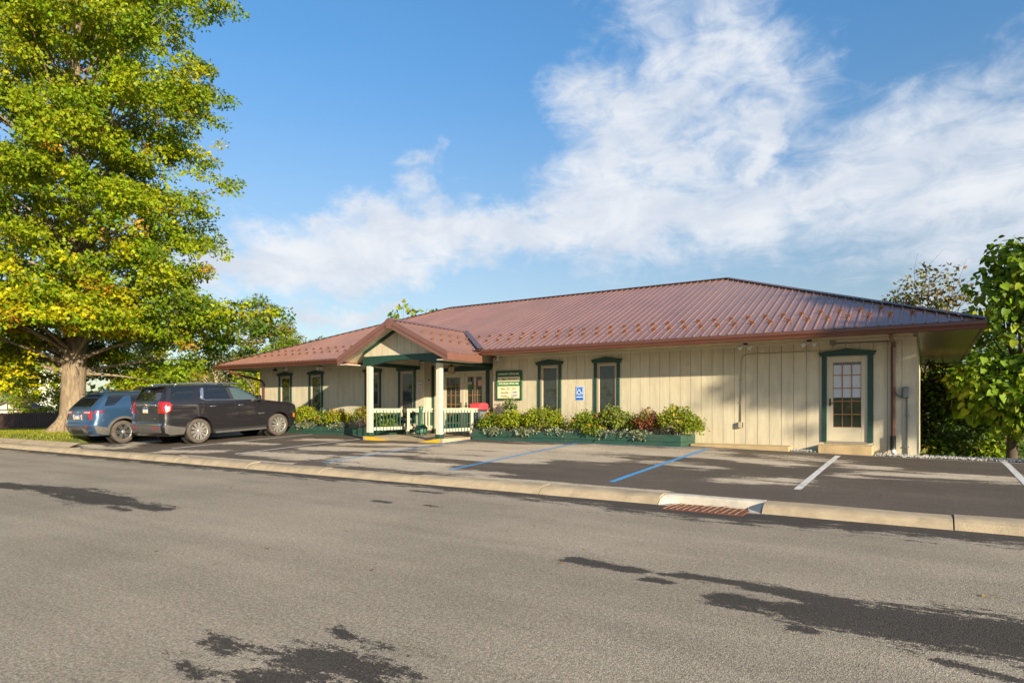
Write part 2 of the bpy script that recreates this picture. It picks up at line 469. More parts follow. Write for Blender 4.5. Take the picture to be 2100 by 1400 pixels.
LOTM = asphalt('lot_asphalt', (0.50, 0.415, 0.31), (0.118, 0.094, 0.072), [
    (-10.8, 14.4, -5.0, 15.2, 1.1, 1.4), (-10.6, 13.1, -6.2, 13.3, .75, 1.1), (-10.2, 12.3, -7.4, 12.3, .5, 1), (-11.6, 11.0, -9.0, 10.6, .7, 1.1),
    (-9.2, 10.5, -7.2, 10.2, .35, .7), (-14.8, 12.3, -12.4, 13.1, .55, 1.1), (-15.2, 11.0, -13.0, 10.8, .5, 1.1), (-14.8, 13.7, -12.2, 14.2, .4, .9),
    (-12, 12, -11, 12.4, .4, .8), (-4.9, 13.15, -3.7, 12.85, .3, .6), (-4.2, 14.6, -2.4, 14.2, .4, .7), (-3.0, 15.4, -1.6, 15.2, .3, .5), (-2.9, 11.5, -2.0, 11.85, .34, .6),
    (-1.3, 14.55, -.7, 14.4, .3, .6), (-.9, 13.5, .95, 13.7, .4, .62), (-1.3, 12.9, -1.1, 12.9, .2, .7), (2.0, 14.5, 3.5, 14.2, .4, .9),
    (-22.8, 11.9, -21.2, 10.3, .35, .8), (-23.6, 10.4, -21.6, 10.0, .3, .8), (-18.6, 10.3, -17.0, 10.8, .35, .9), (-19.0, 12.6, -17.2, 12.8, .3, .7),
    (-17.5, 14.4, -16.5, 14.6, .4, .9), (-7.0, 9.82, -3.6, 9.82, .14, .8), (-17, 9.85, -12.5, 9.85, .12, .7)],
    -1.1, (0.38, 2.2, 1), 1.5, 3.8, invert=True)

gx = sorted(set(rng(-420, -90, 30) + rng(-90, -40, 5) + rng(-40, 14, 1.0) + [-24.7, -24.5, 13.4, 13.6] + rng(14, 60, 4) + rng(60, 420, 40)))
gy = sorted(set(rng(-420, -60, 40) + rng(-60, 8, 4) + rng(8, 32, 0.5) + [9.62, 9.7] + rng(32, 80, 4) + rng(80, 420, 40) + [9.2, 9.3, 17.55, 17.65]))
GRASSM = mat('lawn_ground', (0.095, 0.125, 0.016), 0.95, var=0.45, vscale=2.5, bump=0.8, bscale=40, dirt=0.4, dirtcol=(0.18, 0.15, 0.05), dscale=0.6)
tag(grid_mesh('ground', gx, gy, z_land, GRASSM).build('ground'), kind='structure')
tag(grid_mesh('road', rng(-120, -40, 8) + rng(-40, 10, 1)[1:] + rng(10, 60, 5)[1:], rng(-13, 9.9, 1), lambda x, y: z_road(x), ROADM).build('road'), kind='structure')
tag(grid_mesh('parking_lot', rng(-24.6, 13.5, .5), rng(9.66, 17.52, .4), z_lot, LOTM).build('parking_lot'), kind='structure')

# kerb of separate cast sections with open joints
kerb = structure('kerb')
KP = [(9.26, -.03), (9.285, .012), (9.36, .085), (9.42, .112), (9.50, .124), (9.69, .128), (9.69, -.03)]
joints = [-60, -54, -48, -42, -38, -34.5, -31.4, -28.4, -25.4, -22.4, -19.4, -16.4, -13.4, -10.9, -8.3, -5.47, -3.40]
joints2 = [-1.93, .25, 3.2, 6.2, 9.2, 13.5]
def kerb_section(a, b, prof=KP, m=CONC, name='kerb_section'):
    mb = MB(); g = .008
    kr = random.Random(int((a + 100) * 37)); dz_, dy_, tw = kr.uniform(-.007, .007), kr.uniform(-.008, .008), kr.uniform(-.004, .004)
    xs = rng(a + g, b - g, .35)
    n = len(prof)
    vs = []
    for i, x in enumerate(xs):
        e = 1 if 0 < i < len(xs) - 1 else 0
        for (y, z) in prof:
            j = .006 * math.sin(x * 3.1 + y * 9) * e
            vs.append((x, y + j + (dy_ if y < 9.6 else 0), z_road(x) + z + (j * .5 + dz_ + tw * (x - a) if z > .05 else 0)))
    fs = [(i * n + k, i * n + (k + 1) % n, (i + 1) * n + (k + 1) % n, (i + 1) * n + k) for i in range(len(xs) - 1) for k in range(n)]
    fs += [tuple(range(n))[::-1], tuple((len(xs) - 1) * n + k for k in range(n))]
    fs = [f[::-1] for f in fs]
    mb.add(vs, fs, m)
    return mb.build(name, kerb)
for js in (joints, joints2):
    for a, b in zip(js, js[1:]): kerb_section(a, b)
INLETC = mat('pale_inlet_concrete', (0.52, 0.475, 0.40), 0.85, var=0.18, vscale=5, bump=0.6, bscale=70, dirt=0.5, dirtcol=(0.33, 0.24, 0.14), dscale=4)
kerb_section(-3.40, -1.93, [(9.50, -.06), (9.505, .02), (9.525, .085), (9.55, .115), (9.62, .128), (9.70, .128), (9.70, -.06)], INLETC, 'inlet_kerb')
mb = MB()
for xa, xb in ((-3.392, -3.18), (-2.12, -1.938)):
    flip = xa < -3
    pts = [(9.26, 0), (9.50, 0)]
    vs = [(xa, 9.27, .012), (xb, 9.27, .006), (xb, 9.50, .012), (xa, 9.50, .012), (xa, 9.36, .085), (xa, 9.50, .12), (xb, 9.50, .05 if flip else .12), (xa if flip else xb, 9.36, .085)]
    if flip: mb.add([(-3.392, 9.27, .012), (-3.392, 9.36, .085), (-3.392, 9.515, .122), (-3.392, 9.515, -.03), (-3.15, 9.515, .03), (-3.20, 9.30, .006), (-3.392, 9.27, -.03), (-3.15, 9.515, -.03), (-3.2, 9.3, -.03)],
                    [(0, 5, 4, 1), (1, 4, 2), (5, 8, 7, 4), (0, 6, 8, 5)], INLETC)
    else: mb.add([(-1.938, 9.27, .012), (-1.938, 9.36, .085), (-1.938, 9.515, .122), (-2.16, 9.515, .03), (-2.10, 9.30, .006), (-1.938, 9.27, -.03), (-2.16, 9.515, -.03), (-2.1, 9.3, -.03)],
                 [(0, 1, 3, 4), (1, 2, 3), (4, 3, 6, 7), (0, 4, 7, 5)], INLETC)
mb.build('inlet_wing', kerb)
# dark open joint between the kerb back and the asphalt
mb = MB(); rr0 = random.Random(12); xs = rng(-24.5, 13.4, .12); vs = []
for x in xs:
    c = 9.695 + rr0.uniform(-.008, .008); w_ = rr0.uniform(.003, .016)
    vs += [(x, c - w_, z_lot(x, c) + .011), (x, c + w_ * 1.3, z_lot(x, c + .02) + .0095)]
mb.add(vs, [(2 * i, 2 * i + 2, 2 * i + 3, 2 * i + 1) for i in range(len(xs) - 1)], mat('joint_dirt', (.035, .028, .022), .95, var=.5, vscale=9))
mb.build('kerb_joint', kerb)
# rusty storm grate in the gutter
gr = thing('storm_drain_grate', 'rusty iron storm drain grate set in the gutter against the pale inlet kerb', 'drain grate', (-2.66, 9.20, 0.004))
mb = MB(); mb.box(-.54, .54, -.275, .275, -.05, -.035, BLACK); mb.build('pit', gr)
mb = MB()
mb.box(-.56, -.535, -.29, .29, -.04, .012, RUST); mb.box(.535, .56, -.29, .29, -.04, .012, RUST)
mb.box(-.535, .535, -.29, -.268, -.04, .012, RUST); mb.box(-.535, .535, .268, .29, -.04, .012, RUST)
mb.build('frame', gr)
bar = MB(); bar.box(-.036, .036, -.268, .268, -.03, .010, RUST); bar.box(-.036, -.028, -.268, .268, .010, .017, mat('worn_edge', (.34, .2, .13), .6)); barm = bar.mesh('bar')
for i in range(12): obj('bar', barm, gr, (-.495 + .09 * i, 0, 0))

# painted stall lines
def stripe(x0, y0, x1, y1, w, m):
    mb = MB(); n = 26
    d = Vector((x1 - x0, y1 - y0, 0)); nrm = Vector((-d.y, d.x, 0)).normalized() * w / 2
    vs = []
    rr = random.Random(int(abs(x0) * 100))
    for i in range(n + 1):
        p = Vector((x0, y0, 0)) + d * i / n
        for sgn in (-1, 1):
            q = p + nrm * sgn * (1 + rr.uniform(-.06, .06)); vs.append((q.x, q.y, z_lot(q.x, q.y) + .004))
    mb.add(vs, [(2 * i, 2 * i + 1, 2 * i + 3, 2 * i + 2) for i in range(n)], m)
    return tag(mb.build('stall_line'), kind='structure')
for x, y0, y1, m in ((-22.35, 10.5, 16.1, WPAINT), (-19.2, 10.8, 16.1, WPAINT), (-15.75, 10.6, 15.6, WPAINT), (-11.85, 10.25, 16.0, BPAINT),
                     (-8.25, 10.4, 16.1, BPAINT), (-4.63, 10.35, 16.2, BPAINT), (-1.73, 10.9, 16.3, WPAINT), (1.32, 10.9, 17.2, WPAINT), (4.35, 10.9, 17.2, WPAINT)):
    stripe(x, y0, x, y1, .11, m)
# front edge line: white along the planters and slab, a faded blue run in front of the porch step
def edge_line(x0, x1, y, m, w=.07):
    mb = MB(); xs = rng(x0, x1, .5)
    vs = [(x, yy, z_lot(x, yy) + .007) for x in xs for yy in (y - w / 2, y + w / 2)]
    mb.add(vs, [(2 * i, 2 * i + 2, 2 * i + 3, 2 * i + 1) for i in range(len(xs) - 1)], m)
    return tag(mb.build('edge_line'), kind='structure')
edge_line(-11.9, -4.7, 16.2, BPAINT, .05); edge_line(-4.6, 3.6, 16.72, WPAINT, .06)

# pale concrete apron beside the lawn at the left end
mb = grid_mesh('apron', rng(-60, -23.2, 1.2), [9.68, 9.85, 10.05], lambda x, y: z_road(x) + .133 + (y - 9.68) * .34, CONC)
tag(mb.build('concrete_apron'), kind='structure')

# white gravel along the wall foot at the right corner
mb = MB()
rr = random.Random(3)
ico = [(0, 0, 1), (.9, 0, .1), (0, .9, -.1), (-.9, 0, .1), (0, -.9, -.1), (0, 0, -.7)]
icof = [(0, 1, 2), (0, 2, 3), (0, 3, 4), (0, 4, 1), (5, 2, 1), (5, 3, 2), (5, 4, 3), (5, 1, 4)]
PEB = mat('white_pebble', (0.40, 0.38, 0.345), 0.8, var=0.3, vscale=25)
for k in range(3600):
    if rr.random() < .25: x, y = rr.uniform(-2.85, -2.28), rr.uniform(16.98, 17.45)
    else:
        x = rr.uniform(-1.05, 4.6); y = rr.uniform(16.95, 17.5) if x < -.1 else rr.uniform(17.05, 17.85)
    s = rr.uniform(.014, .034); e = Euler((rr.random() * 6, rr.random() * 6, rr.random() * 6)).to_matrix()
    z = z_lot(x, min(y, 17.5)) + rr.uniform(0, .035)
    mb.add([Vector((x, y, z)) + e @ Vector((q[0] * s, q[1] * s * .8, q[2] * s * .7)) for q in ico], icof, PEB)
tag(mb.build('white_gravel'), 'bed of white pebbles along the wall foot by the right corner', None, None, 'stuff')

# ================================================================== office building
office = thing('office_building', 'single storey cream office with brown metal hip roof and gabled entrance porch', 'building', (0, 0, 0))
XL, XR, YW, YB = -24.25, -.235, 17.5, 27.35
ZS = 3.09          # soffit height
BW = .2915         # siding board pitch
WIN = [(-22.55, 'A'), (-20.66, 'B'), (-17.50, 'C'), (-15.80, 'D'), (-9.905, 'E'), (-7.97, 'F')]
WHW, WZ0, WZ1 = .415, .98, 2.80       # outer trim half width, sill and head of the opening
openings = [(x - WHW + .085, x + WHW - .085, WZ0 + .06, WZ1 - .01) for x, n in WIN] + [(-2.13, -1.20, .63, 2.70)]
wall = MB()
wall.box(XL, -14.98, YW + .032, YW + .05, .2, ZS, GROOVE)
wall.box(-12.05, XR, YW + .032, YW + .05, .2, ZS, GROOVE)
wall.box(XL, XL + .03, YW + .06, YB, .1, ZS, CREAM); wall.box(XR - .03, XR, YW + .06, YB, .1, ZS, CREAM); wall.box(XL, XR, YB, YB + .03, .1, ZS, CREAM)
wallo = wall.build('wall', office)
def board(x0, x1, y, z0, z1, ops, parent, axis='x', th=.03):
    """one siding board, cut round the openings"""
    g = .005
    a, b = x0 + g, x1 - g
    cuts = [o for o in ops if o[0] < b and o[1] > a]
    segs = []
    if not cuts: segs.append((a, b, z0, z1))
    else:
        o = cuts[0]
        if o[0] > a: segs.append((a, o[0], z0, z1))
        if o[1] < b: segs.append((o[1], b, z0, z1))
        ca, cb = max(a, o[0]), min(b, o[1])
        segs.append((ca, cb, z0, o[2])); segs.append((ca, cb, o[3], z1))
    for (p, q, s, t_) in segs:
        if q - p < .004: continue
        mb = MB()
        if axis == 'x': mb.box(p, q, y, y + th, s, t_, CREAM)
        else: mb.box(y, y + th, p, q, s, t_, CREAM)
        mb.build('wall_board', parent)
x = XR
while x > -12.05 + .05:
    x0 = max(x - BW, -12.05); board(x0, x, YW, .2, ZS, openings, wallo); x -= BW
x = -14.98
while x > XL + .05:
    x0 = max(x - BW, XL); board(x0, x, YW, .2, ZS, openings, wallo); x -= BW
# recessed entrance: side boards, back wall above and beside the doors
yr = 17.9
for y in (YW + .03, YW + .03 + .185): board(y, y + .185, -15.01, .4, ZS, [], wallo, 'y')
for y in (YW + .03, YW + .03 + .185): board(y, y + .185, -12.05, .4, ZS, [], wallo, 'y')
x = -12.05
while x > -14.98 + .02:
    x0 = max(x - BW, -14.98); board(x0, x, yr, .4, ZS, [(-14.50, -12.60, .3, 2.72)], wallo); x -= BW
mb = MB(); mb.box(-14.98, -12.05, yr + .032, yr + .06, .4, ZS, GROOVE); mb.build('wall_backing', wallo)

# peaked green head shared by windows and doors
def peaked_head(mb, hw, zb, ze, zp, y0, y1, x=0):
    mb.prism([(x - hw, ze), (x - hw + .05, zb), (x + hw - .05, zb), (x + hw, ze), (x, zp)], 'y', y0, y1, GREEN)
def make_window():
    w = MB()                                   # local: x centre, y = wall face, z absolute
    w.box(-WHW, -WHW + .095, -.035, .02, WZ0, WZ1 - .005, GREEN, .004)
    w.box(WHW - .095, WHW, -.035, .02, WZ0, WZ1 - .005, GREEN, .004)
    w.box(-WHW - .03, WHW + .03, -.055, .02, WZ0 - .06, WZ0 + .02, GREEN, .004)
    peaked_head(w, WHW + .075, WZ1 - .02, WZ1 + .075, WZ1 + .155, -.075, .02)
    trim = w.mesh('window_trim')
    f = MB(); a, z0, z1 = WHW - .098, WZ0 + .022, WZ1 - .022
    for (p, q, s, t_) in ((-a, -a + .055, z0, z1), (a - .055, a, z0, z1), (-a + .055, a - .055, z1 - .06, z1), (-a + .055, a - .055, z0, z0 + .06)):
        f.box(p, q, -.012, .07, s, t_, TANF)
    b2 = a - .055
    for (p, q, s, t_) in ((-b2, -b2 + .022, z0 + .06, z1 - .06), (b2 - .022, b2, z0 + .06, z1 - .06), (-b2 + .022, b2 - .022, z1 - .085, z1 - .06), (-b2 + .022, b2 - .022, z0 + .06, z0 + .085)):
        f.box(p, q, .012, .06, s, t_, CREAMT)
    frame = f.mesh('frame')
    g = MB(); g.box(-b2 + .02, b2 - .02, .018, .028, z0 + .08, z1 - .08, GLASS)
    return trim, frame, g.mesh('pane')
wt_, wf_, wp_ = make_window()
for xw, n in WIN:
    w = obj('window', wt_, office, (xw, YW, 0)); obj('frame', wf_, w); obj('pane', wp_, w)

# ---- french doors
def make_door(kind, x, y, z0, parent, hinge_right=True, blind=False, w=.905, h=2.05):
    gw, gz0, gz1 = .305, .34, 1.92
    d = MB()
    d.box(-w / 2, -gw, 0, .045, 0, h, DOORM, .004); d.box(gw, w / 2, 0, .045, 0, h, DOORM, .004)
    d.box(-gw, gw, 0, .045, 0, gz0, DOORM); d.box(-gw, gw, 0, .045, gz1, h, DOORM)
    o = obj(kind, d.mesh(kind), parent, (x, y, z0))
    m = MB()
    for i in range(4):
        xx = -gw + 2 * gw * i / 3; m.box(xx - .009, xx + .009, .004, .03, gz0, gz1, MUNT)
    for i in range(6):
        zz = gz0 + (gz1 - gz0) * i / 5
        for c in range(3): m.box(-gw + 2 * gw * c / 3 + .011, -gw + 2 * gw * (c + 1) / 3 - .011, .005, .029, zz - .011, zz + .011, MUNT)
    m.build('muntins', o)
    p = MB(); p.box(-gw / 3 + .012, gw / 3 - .012, .018, .024, .012 + 0, (gz1 - gz0) / 5 - .012, GLASS); pm = p.mesh('pane')
    p = MB()
    if blind:
        p.box(-gw / 3 + .012, gw / 3 - .012, .018, .024, .012, (gz1 - gz0) / 5 - .012, BLIND)
    bm_ = p.mesh('pane') if blind else None
    for i in range(5):
        for c in range(3):
            obj('pane', bm_ if blind and i >= 2 else pm, o, (-gw + 2 * gw * (c + .5) / 3, 0, gz0 + (gz1 - gz0) * i / 5))
    if blind:
        hz = (gz1 - gz0) / 5
        for c in range(3):
            q = MB(); q.box(-gw + 2 * gw * c / 3 + .013, -gw + 2 * gw * (c + 1) / 3 - .013, .0155, .018, gz0 + 2 * hz + .012, gz0 + 2 * hz + .09, GLASS); q.build('blind_gap', o)
            q = MB(); q.box(-gw + 2 * gw * c / 3 + .013, -gw + 2 * gw * (c + 1) / 3 - .013, .0155, .018, gz1 - .07, gz1 - .012, GLASS); q.build('blind_gap', o)
    s = 1 if hinge_right else -1
    hd = MB()
    hd.box(-s * (w / 2 - .085) - .022, -s * (w / 2 - .085) + .022, -.012, 0, .86, 1.04, BRONZE, .003)
    hd.tube([(-s * (w / 2 - .085), -.012, .93), (-s * (w / 2 - .085), -.05, .93), (-s * (w / 2 - .21), -.055, .925)], .011, BRONZE, 8)
    hd.build('handle', o)
    for zz in (.2, .85, 1.35, 1.85):
        hg = MB(); hg.box(s * (w / 2 - .004), s * (w / 2 + .012), -.012, .004, zz - .05, zz + .05, DARKM); hg.build('hinge', o)
    return o
side = MB()
for sx in (-1.665 - .55, -1.665 + .44): side.box(sx, sx + .11, YW - .035, YW + .02, .62, 2.725, GREEN, .004)
peaked_head(side, .625, 2.705, 2.80, 2.885, YW - .075, YW + .02, -1.665)
sd = side.build('side_door_surround', office)
fr = MB()
fr.box(-2.125, -2.085 - .033, YW - .01, YW + .09, .62, 2.70, CREAMT); fr.box(-1.212, -1.205, YW - .01, YW + .09, .62, 2.70, CREAMT)
fr.box(-2.118, -1.212, YW - .01, YW + .09, 2.69, 2.705, CREAMT); fr.box(-2.13, -1.20, YW - .02, YW + .09, .585, .635, mat('threshold', (.25, .22, .18), .5))
fr.box(-2.118, -1.212, YW + .07, YW + .1, .63, 2.7, BLACK)
fr.build('frame', sd)
make_door('door', -1.665, YW + .004, .638, office, True, True)
# entrance pair
ent = MB()
ent.box(-14.62, -14.50, yr - .035, yr + .02, .55, 2.735, GREEN, .004); ent.box(-12.60, -12.465, yr - .035, yr + .02, .55, 2.735, GREEN, .004)
ent.box(-14.975, -14.86, yr - .03, yr - .002, .55, 2.95, GREEN)
peaked_head(ent, 1.16, 2.71, 2.80, 2.90, yr - .075, yr + .02, -13.52)
en = ent.build('entrance_surround', office)
fr = MB(); fr.box(-14.5, -14.465, yr - .01, yr + .09, .55, 2.71, CREAMT); fr.box(-12.635, -12.6, yr - .01, yr + .09, .55, 2.71, CREAMT)
fr.box(-14.465, -12.635, yr - .01, yr + .09, 2.655, 2.71, CREAMT); fr.box(-13.57, -13.53, yr - .006, yr + .09, .55, 2.655, CREAMT)
fr.box(-14.465, -12.635, yr + .06, yr + .1, .55, 2.655, BLACK); fr.build('frame', en)
dl = make_door('door', -14.02, yr + .006, .60, office, False, False, .885)
dr = make_door('door', -13.085, yr + .006, .60, office, True, False, .885)
for d_ in (dl, dr):
    k = MB(); k.box(-.30, .30, -.004, -.001, .05, .30, mat('green_door_patch', (.03, .09, .06), .45)); k.build('lower_patch', d_)  # dark green rectangle on the lower part of each entrance door

# ---- soffit, fascia, gutter
so = MB()
so.box(-25.42, -15.9, 16.33, YW - .002, ZS, ZS + .02, SOFFIT); so.box(-11.55, -.30, 16.33, YW - .002, ZS, ZS + .02, SOFFIT)
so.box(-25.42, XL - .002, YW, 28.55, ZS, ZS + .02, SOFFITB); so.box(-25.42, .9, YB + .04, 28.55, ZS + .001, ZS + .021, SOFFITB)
so.box(XL, -15.0, YW - .012, YW, ZS - .055, ZS, CREAMT); so.box(-12.0, XR, YW - .012, YW, ZS - .055, ZS, CREAMT)
sof = so.build('soffit', office)
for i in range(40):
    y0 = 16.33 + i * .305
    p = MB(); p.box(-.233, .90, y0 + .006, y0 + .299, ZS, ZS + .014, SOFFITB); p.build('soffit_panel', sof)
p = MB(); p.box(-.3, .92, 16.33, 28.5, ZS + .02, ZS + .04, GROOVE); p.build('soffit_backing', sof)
fa = MB()
fa.box(-25.5, .97, 16.29, 16.33, ZS - .03, 3.235, FASCIA)
fa.box(.92, .97, 16.331, 28.6, ZS - .03, 3.235, FASCIA); fa.box(-25.5, -25.45, 16.331, 28.6, ZS - .03, 3.235, FASCIA); fa.box(-25.5, .97, 28.601, 28.65, ZS - .03, 3.235, FASCIA)
fa.build('fascia', office)
GP = [(16.288, 3.055), (16.215, 3.055), (16.20, 3.07), (16.188, 3.115), (16.158, 3.155), (16.150, 3.165), (16.150, 3.215), (16.163, 3.215), (16.166, 3.17), (16.28, 3.08), (16.288, 3.08)]
def gutter(x0, x1):
    mb = MB(); n = len(GP)
    vs = [(x, p[0], p[1]) for x in (x0, x1) for p in GP]
    mb.add(vs, [(k, (k + 1) % n, (k + 1) % n + n, k + n) for k in range(n)] + [tuple(range(n))[::-1], tuple(range(n, 2 * n))], GUTTER)
    return mb.build('gutter', office)
gutter(-25.52, -16.16); gutter(-11.58, .99)
# downspouts
def downspout(pts, w=.075, d=.055, boot=None):
    mb = MB(); mb.tube(pts, .044, GUTTER, 4, smooth=False)
    if boot:
        x, y, z0, z1 = boot
        mb.tube([(x, y, z1), (x, y, z0 + .06), (x, y - .10, z0)], [.06, .06, .055], DARKM, 8)
        mb.tube([(x, y - .1, z0), (x + .02, y - .14, z0 - .07)], [.05, .06], WHITEM, 8)
    return mb.build('downspout', office)
downspout([(-.70, 16.22, 3.06), (-.70, 16.26, 3.0), (-.70, 17.36, 2.98), (-.70, 17.44, 2.86), (-.70, 17.44, .75)], boot=(-.70, 17.42, .47, .80))
downspout([(-24.62, 16.22, 3.06), (-24.60, 16.26, 2.96), (-24.55, 16.36, 2.90), (-23.95, 17.34, 2.62), (-23.9, 17.44, 2.5), (-23.9, 17.44, .6)])

# ---- main roof of ribbed metal panels
EY, EZ, RY, RZ = 16.25, 3.25, 22.45, 5.85
RXL, RXR, EXL, EXR = -17.75, -5.75, -25.55, 1.0
def ztop(y): return EZ + (RZ - EZ) * (y - EY) / (RY - EY)
deck = MB()
c = [(EXL, EY, EZ - .012), (EXR, EY, EZ - .012), (EXR, 28.65, EZ - .012), (EXL, 28.65, EZ - .012), (RXL, RY, RZ - .012), (RXR, RY, RZ - .012)]
deck.add(c, [(0, 1, 5, 4), (1, 2, 5), (2, 3, 4, 5), (3, 0, 4)], ROOF)
roof = deck.build('roof', office)
RIB = .2155
def ytop(x):
    if x < RXL: return EY + (x - EXL) / (RXL - EXL) * (RY - EY)
    if x > RXR: return EY + (EXR - x) / (EXR - RXR) * (RY - EY)
    return RY
prof = [(0, 0), (.016, .024), (.044, .024), (.060, 0), (.11, .004), (.155, .004), (RIB, 0)]
x = EXL + .02; k = 0
while x < EXR - .05:
    nr = 4
    pts = []
    for i in range(nr):
        pts += [(x + i * RIB + a, h) for a, h in (prof if i == nr - 1 else prof[:-1])]
    pts = [(a, h) for a, h in pts if EXL < a < EXR]
    mb = MB(); vs = []
    for a, h in pts:
        yt = max(ytop(a), EY + .01)
        vs += [(a, EY - .03, ztop(EY - .03) + h), (a, yt, ztop(yt) + h)]
    n = len(pts)
    mb.add(vs, [(2 * i, 2 * i + 2, 2 * i + 3, 2 * i + 1) for i in range(n - 1)], ROOF)
    mb.add([(a, EY - .03, ztop(EY - .03) + h) for a, h in pts] + [(a, EY - .029, ztop(EY - .03) - .012) for a, h in pts], [(i, i + n, i + n + 1, i + 1) for i in range(n - 1)], RIDGE)
    mb.build('roof_panel', roof)
    x += nr * RIB
def cap(a, b, w=.14, drop=.05):
    mb = MB(); a, b = Vector(a), Vector(b); d = (b - a).normalized(); s = d.cross(Vector((0, 0, 1))).normalized() * w
    up = Vector((0, 0, .045)); dn = Vector((0, 0, -drop + .045))
    mb.add([a - s + dn, a + up, a + s + dn, b - s + dn, b + up, b + s + dn], [(0, 1, 4, 3), (1, 2, 5, 4)], RIDGE)
    return mb.build('ridge_cap', roof)
cap((RXL, RY, RZ), (RXR, RY, RZ)); cap((RXR, RY, RZ), (EXR, EY, EZ), .12, .03); cap((RXL, RY, RZ), (EXL, EY, EZ), .12, .03)
mb = MB(); mb.lathe([(.045, -.3), (.045, .22), (.03, .23), (0, .23)], DARKM, 10); mb.build('vent_pipe', roof, (-4.14, 23.6, 5.3))
# snow guards: two staggered rows of little copper pads
sg = MB()
sg.box(-.035, .035, -.03, .07, 0, .008, GUARD)
sg.prism([(-.045, .0), (-.06, .065), (-.03, .088), (0, .062), (.03, .088), (.06, .065), (.045, .0)], 'y', -.008, .012, GUARD)
sg.prism([(-.008, .008), (.065, .008), (-.008, .06)], 'x', -.008, .008, GUARD)
sgm = sg.mesh('snow_guard')
tilt = math.atan2(RZ - EZ, RY - EY)
for row, (y, off) in enumerate(((17.0, 0), (17.5, .2155))):
    x = -24.6 + off + (0.16)
    while x < .25:
        inporch = -15.3 - (y - 16.3) * -.35 < x < -12.1 - (y - 16.3) * .0 and y < 18.3
        yt = ytop(x)
        if yt > y + .15 and not (-15.85 + (y - 16.25) * 1.07 - .2 < x < -11.55 - (y - 16.25) * 1.07 + .2):
            obj('snow_guard', sgm, roof, (x, y, ztop(y) + .004), (tilt, 0, 0))
        x += .431

# ================================================================== entrance porch
PC, PZ, PEZ, PHW, PY0 = -13.87, 4.15, 3.06, 2.26, 14.57
porch = obj('portico', None, office)
kx = (PZ - PEZ) / PHW
def pz(x): return PZ - abs(x - PC) * kx
YV = EY + (PZ - EZ) / (RZ - EZ) * (RY - EY)     # ridge meets the main roof
tk = .10
for s in (-1, 1):
    # deck under the sheets, clipped along the valley
    d = MB()
    A = [(PC, PY0), (PC + s * PHW, PY0), (PC + s * PHW, EY - .06), (PC, YV + .05)]
    vs = [(x, y, pz(x) - .01) for x, y in A] + [(x, y, pz(x) - tk) for x, y in A]
    d.add(vs, [(0, 1, 2, 3), (7, 6, 5, 4), (0, 4, 5, 1), (1, 5, 6, 2)], CREAMT)
    d.build('ceiling', porch)
    # ribbed sheets running down the slope
    y = PY0 - .02
    while y < YV:
        pts = []
        for i in range(4): pts += [(y + i * RIB + a, h) for a, h in (prof if i == 3 else prof[:-1])]
        pts = [(a, h) for a, h in pts if a < YV]
        vs = []
        for a, h in pts:
            t = 1 if a < EY - .05 else max(0.0, 1 - (a - EY + .05) / (YV - EY + .05))
            xe = PC + s * (PHW + .03) * t + (0 if t < 1 else 0)
            vs += [(PC, a, pz(PC) + h), (xe, a, pz(xe) + h)]
        n = len(pts)
        if n > 1:
            mb = MB(); mb.add(vs, [(2 * i, 2 * i + 2, 2 * i + 3, 2 * i + 1) if s < 0 else (2 * i, 2 * i + 1, 2 * i + 3, 2 * i + 2) for i in range(n - 1)], ROOF)
            mb.build('roof_panel', porch)
        y += 4 * RIB
    # rake board, two stepped mouldings
    r = MB()
    x0, x1 = PC, PC + s * (PHW + .02)
    for (yy0, yy1, a, b_) in ((PY0 - .045, PY0 + .0, .03, -.12), (PY0 - .025, PY0 + .0, -.12, -.255)):
        r.add([(x0, yy0, pz(x0) + a), (x1, yy0, pz(x1) + a), (x1, yy0, pz(x1) + b_), (x0, yy0, pz(x0) + b_), (x0, yy1, pz(x0) + a), (x1, yy1, pz(x1) + a), (x1, yy1, pz(x1) + b_), (x0, yy1, pz(x0) + b_)],
              [(0, 1, 2, 3), (4, 5, 1, 0), (3, 2, 6, 7), (1, 5, 6, 2)], FASCIA)
    r.build('rake_board', porch)
    e = MB(); xe = PC + s * PHW
    e.box(min(xe, xe + s * .025), max(xe, xe + s * .025), PY0 - .02, EY - .0, PEZ - .22, PEZ - .008, FASCIA)
    e.build('eave_board', porch)
    # soffit return under the eave
    q = MB(); q.box(min(xe - s * .40, xe - s * .002), max(xe - s * .40, xe - s * .002), PY0 + .0, EY, PEZ - .225, PEZ - .20, CREAMT); q.build('eave_soffit', porch)
    # valley flashing
    v = MB(); w = Vector((s * .07, .06, 0))
    a, b_ = Vector((PC + s * PHW, EY - .05, EZ - .01)), Vector((PC, YV + .02, PZ + .01))
    v.add([a - w + Vector((0, 0, .035)), a + w + Vector((0, 0, .04)), b_ + w + Vector((0, 0, .04)), b_ - w + Vector((0, 0, .035))], [(0, 1, 2, 3)], RIDGE)
    v.build('valley_flashing', porch)
mb = MB()
mb.add([(PC - .13, PY0 - .05, pz(PC + .13) + .035), (PC, PY0 - .05, PZ + .055), (PC + .13, PY0 - .05, pz(PC + .13) + .035), (PC - .13, YV + .1, pz(PC + .13) + .035), (PC, YV + .1, PZ + .055), (PC + .13, YV + .1, pz(PC + .13) + .035)],
       [(0, 1, 4, 3), (1, 2, 5, 4)], FASCIA)
mb.build('ridge_cap', porch)
mb = MB(); mb.prism([(PC - .13, PZ - .02), (PC + .0, PZ + .055), (PC + .13, PZ - .02), (PC + .1, PZ - .28), (PC - .1, PZ - .28)], 'y', PY0 - .06, PY0 - .047, FASCIA); mb.build('peak_plate', porch)
ptilt = math.atan(kx)
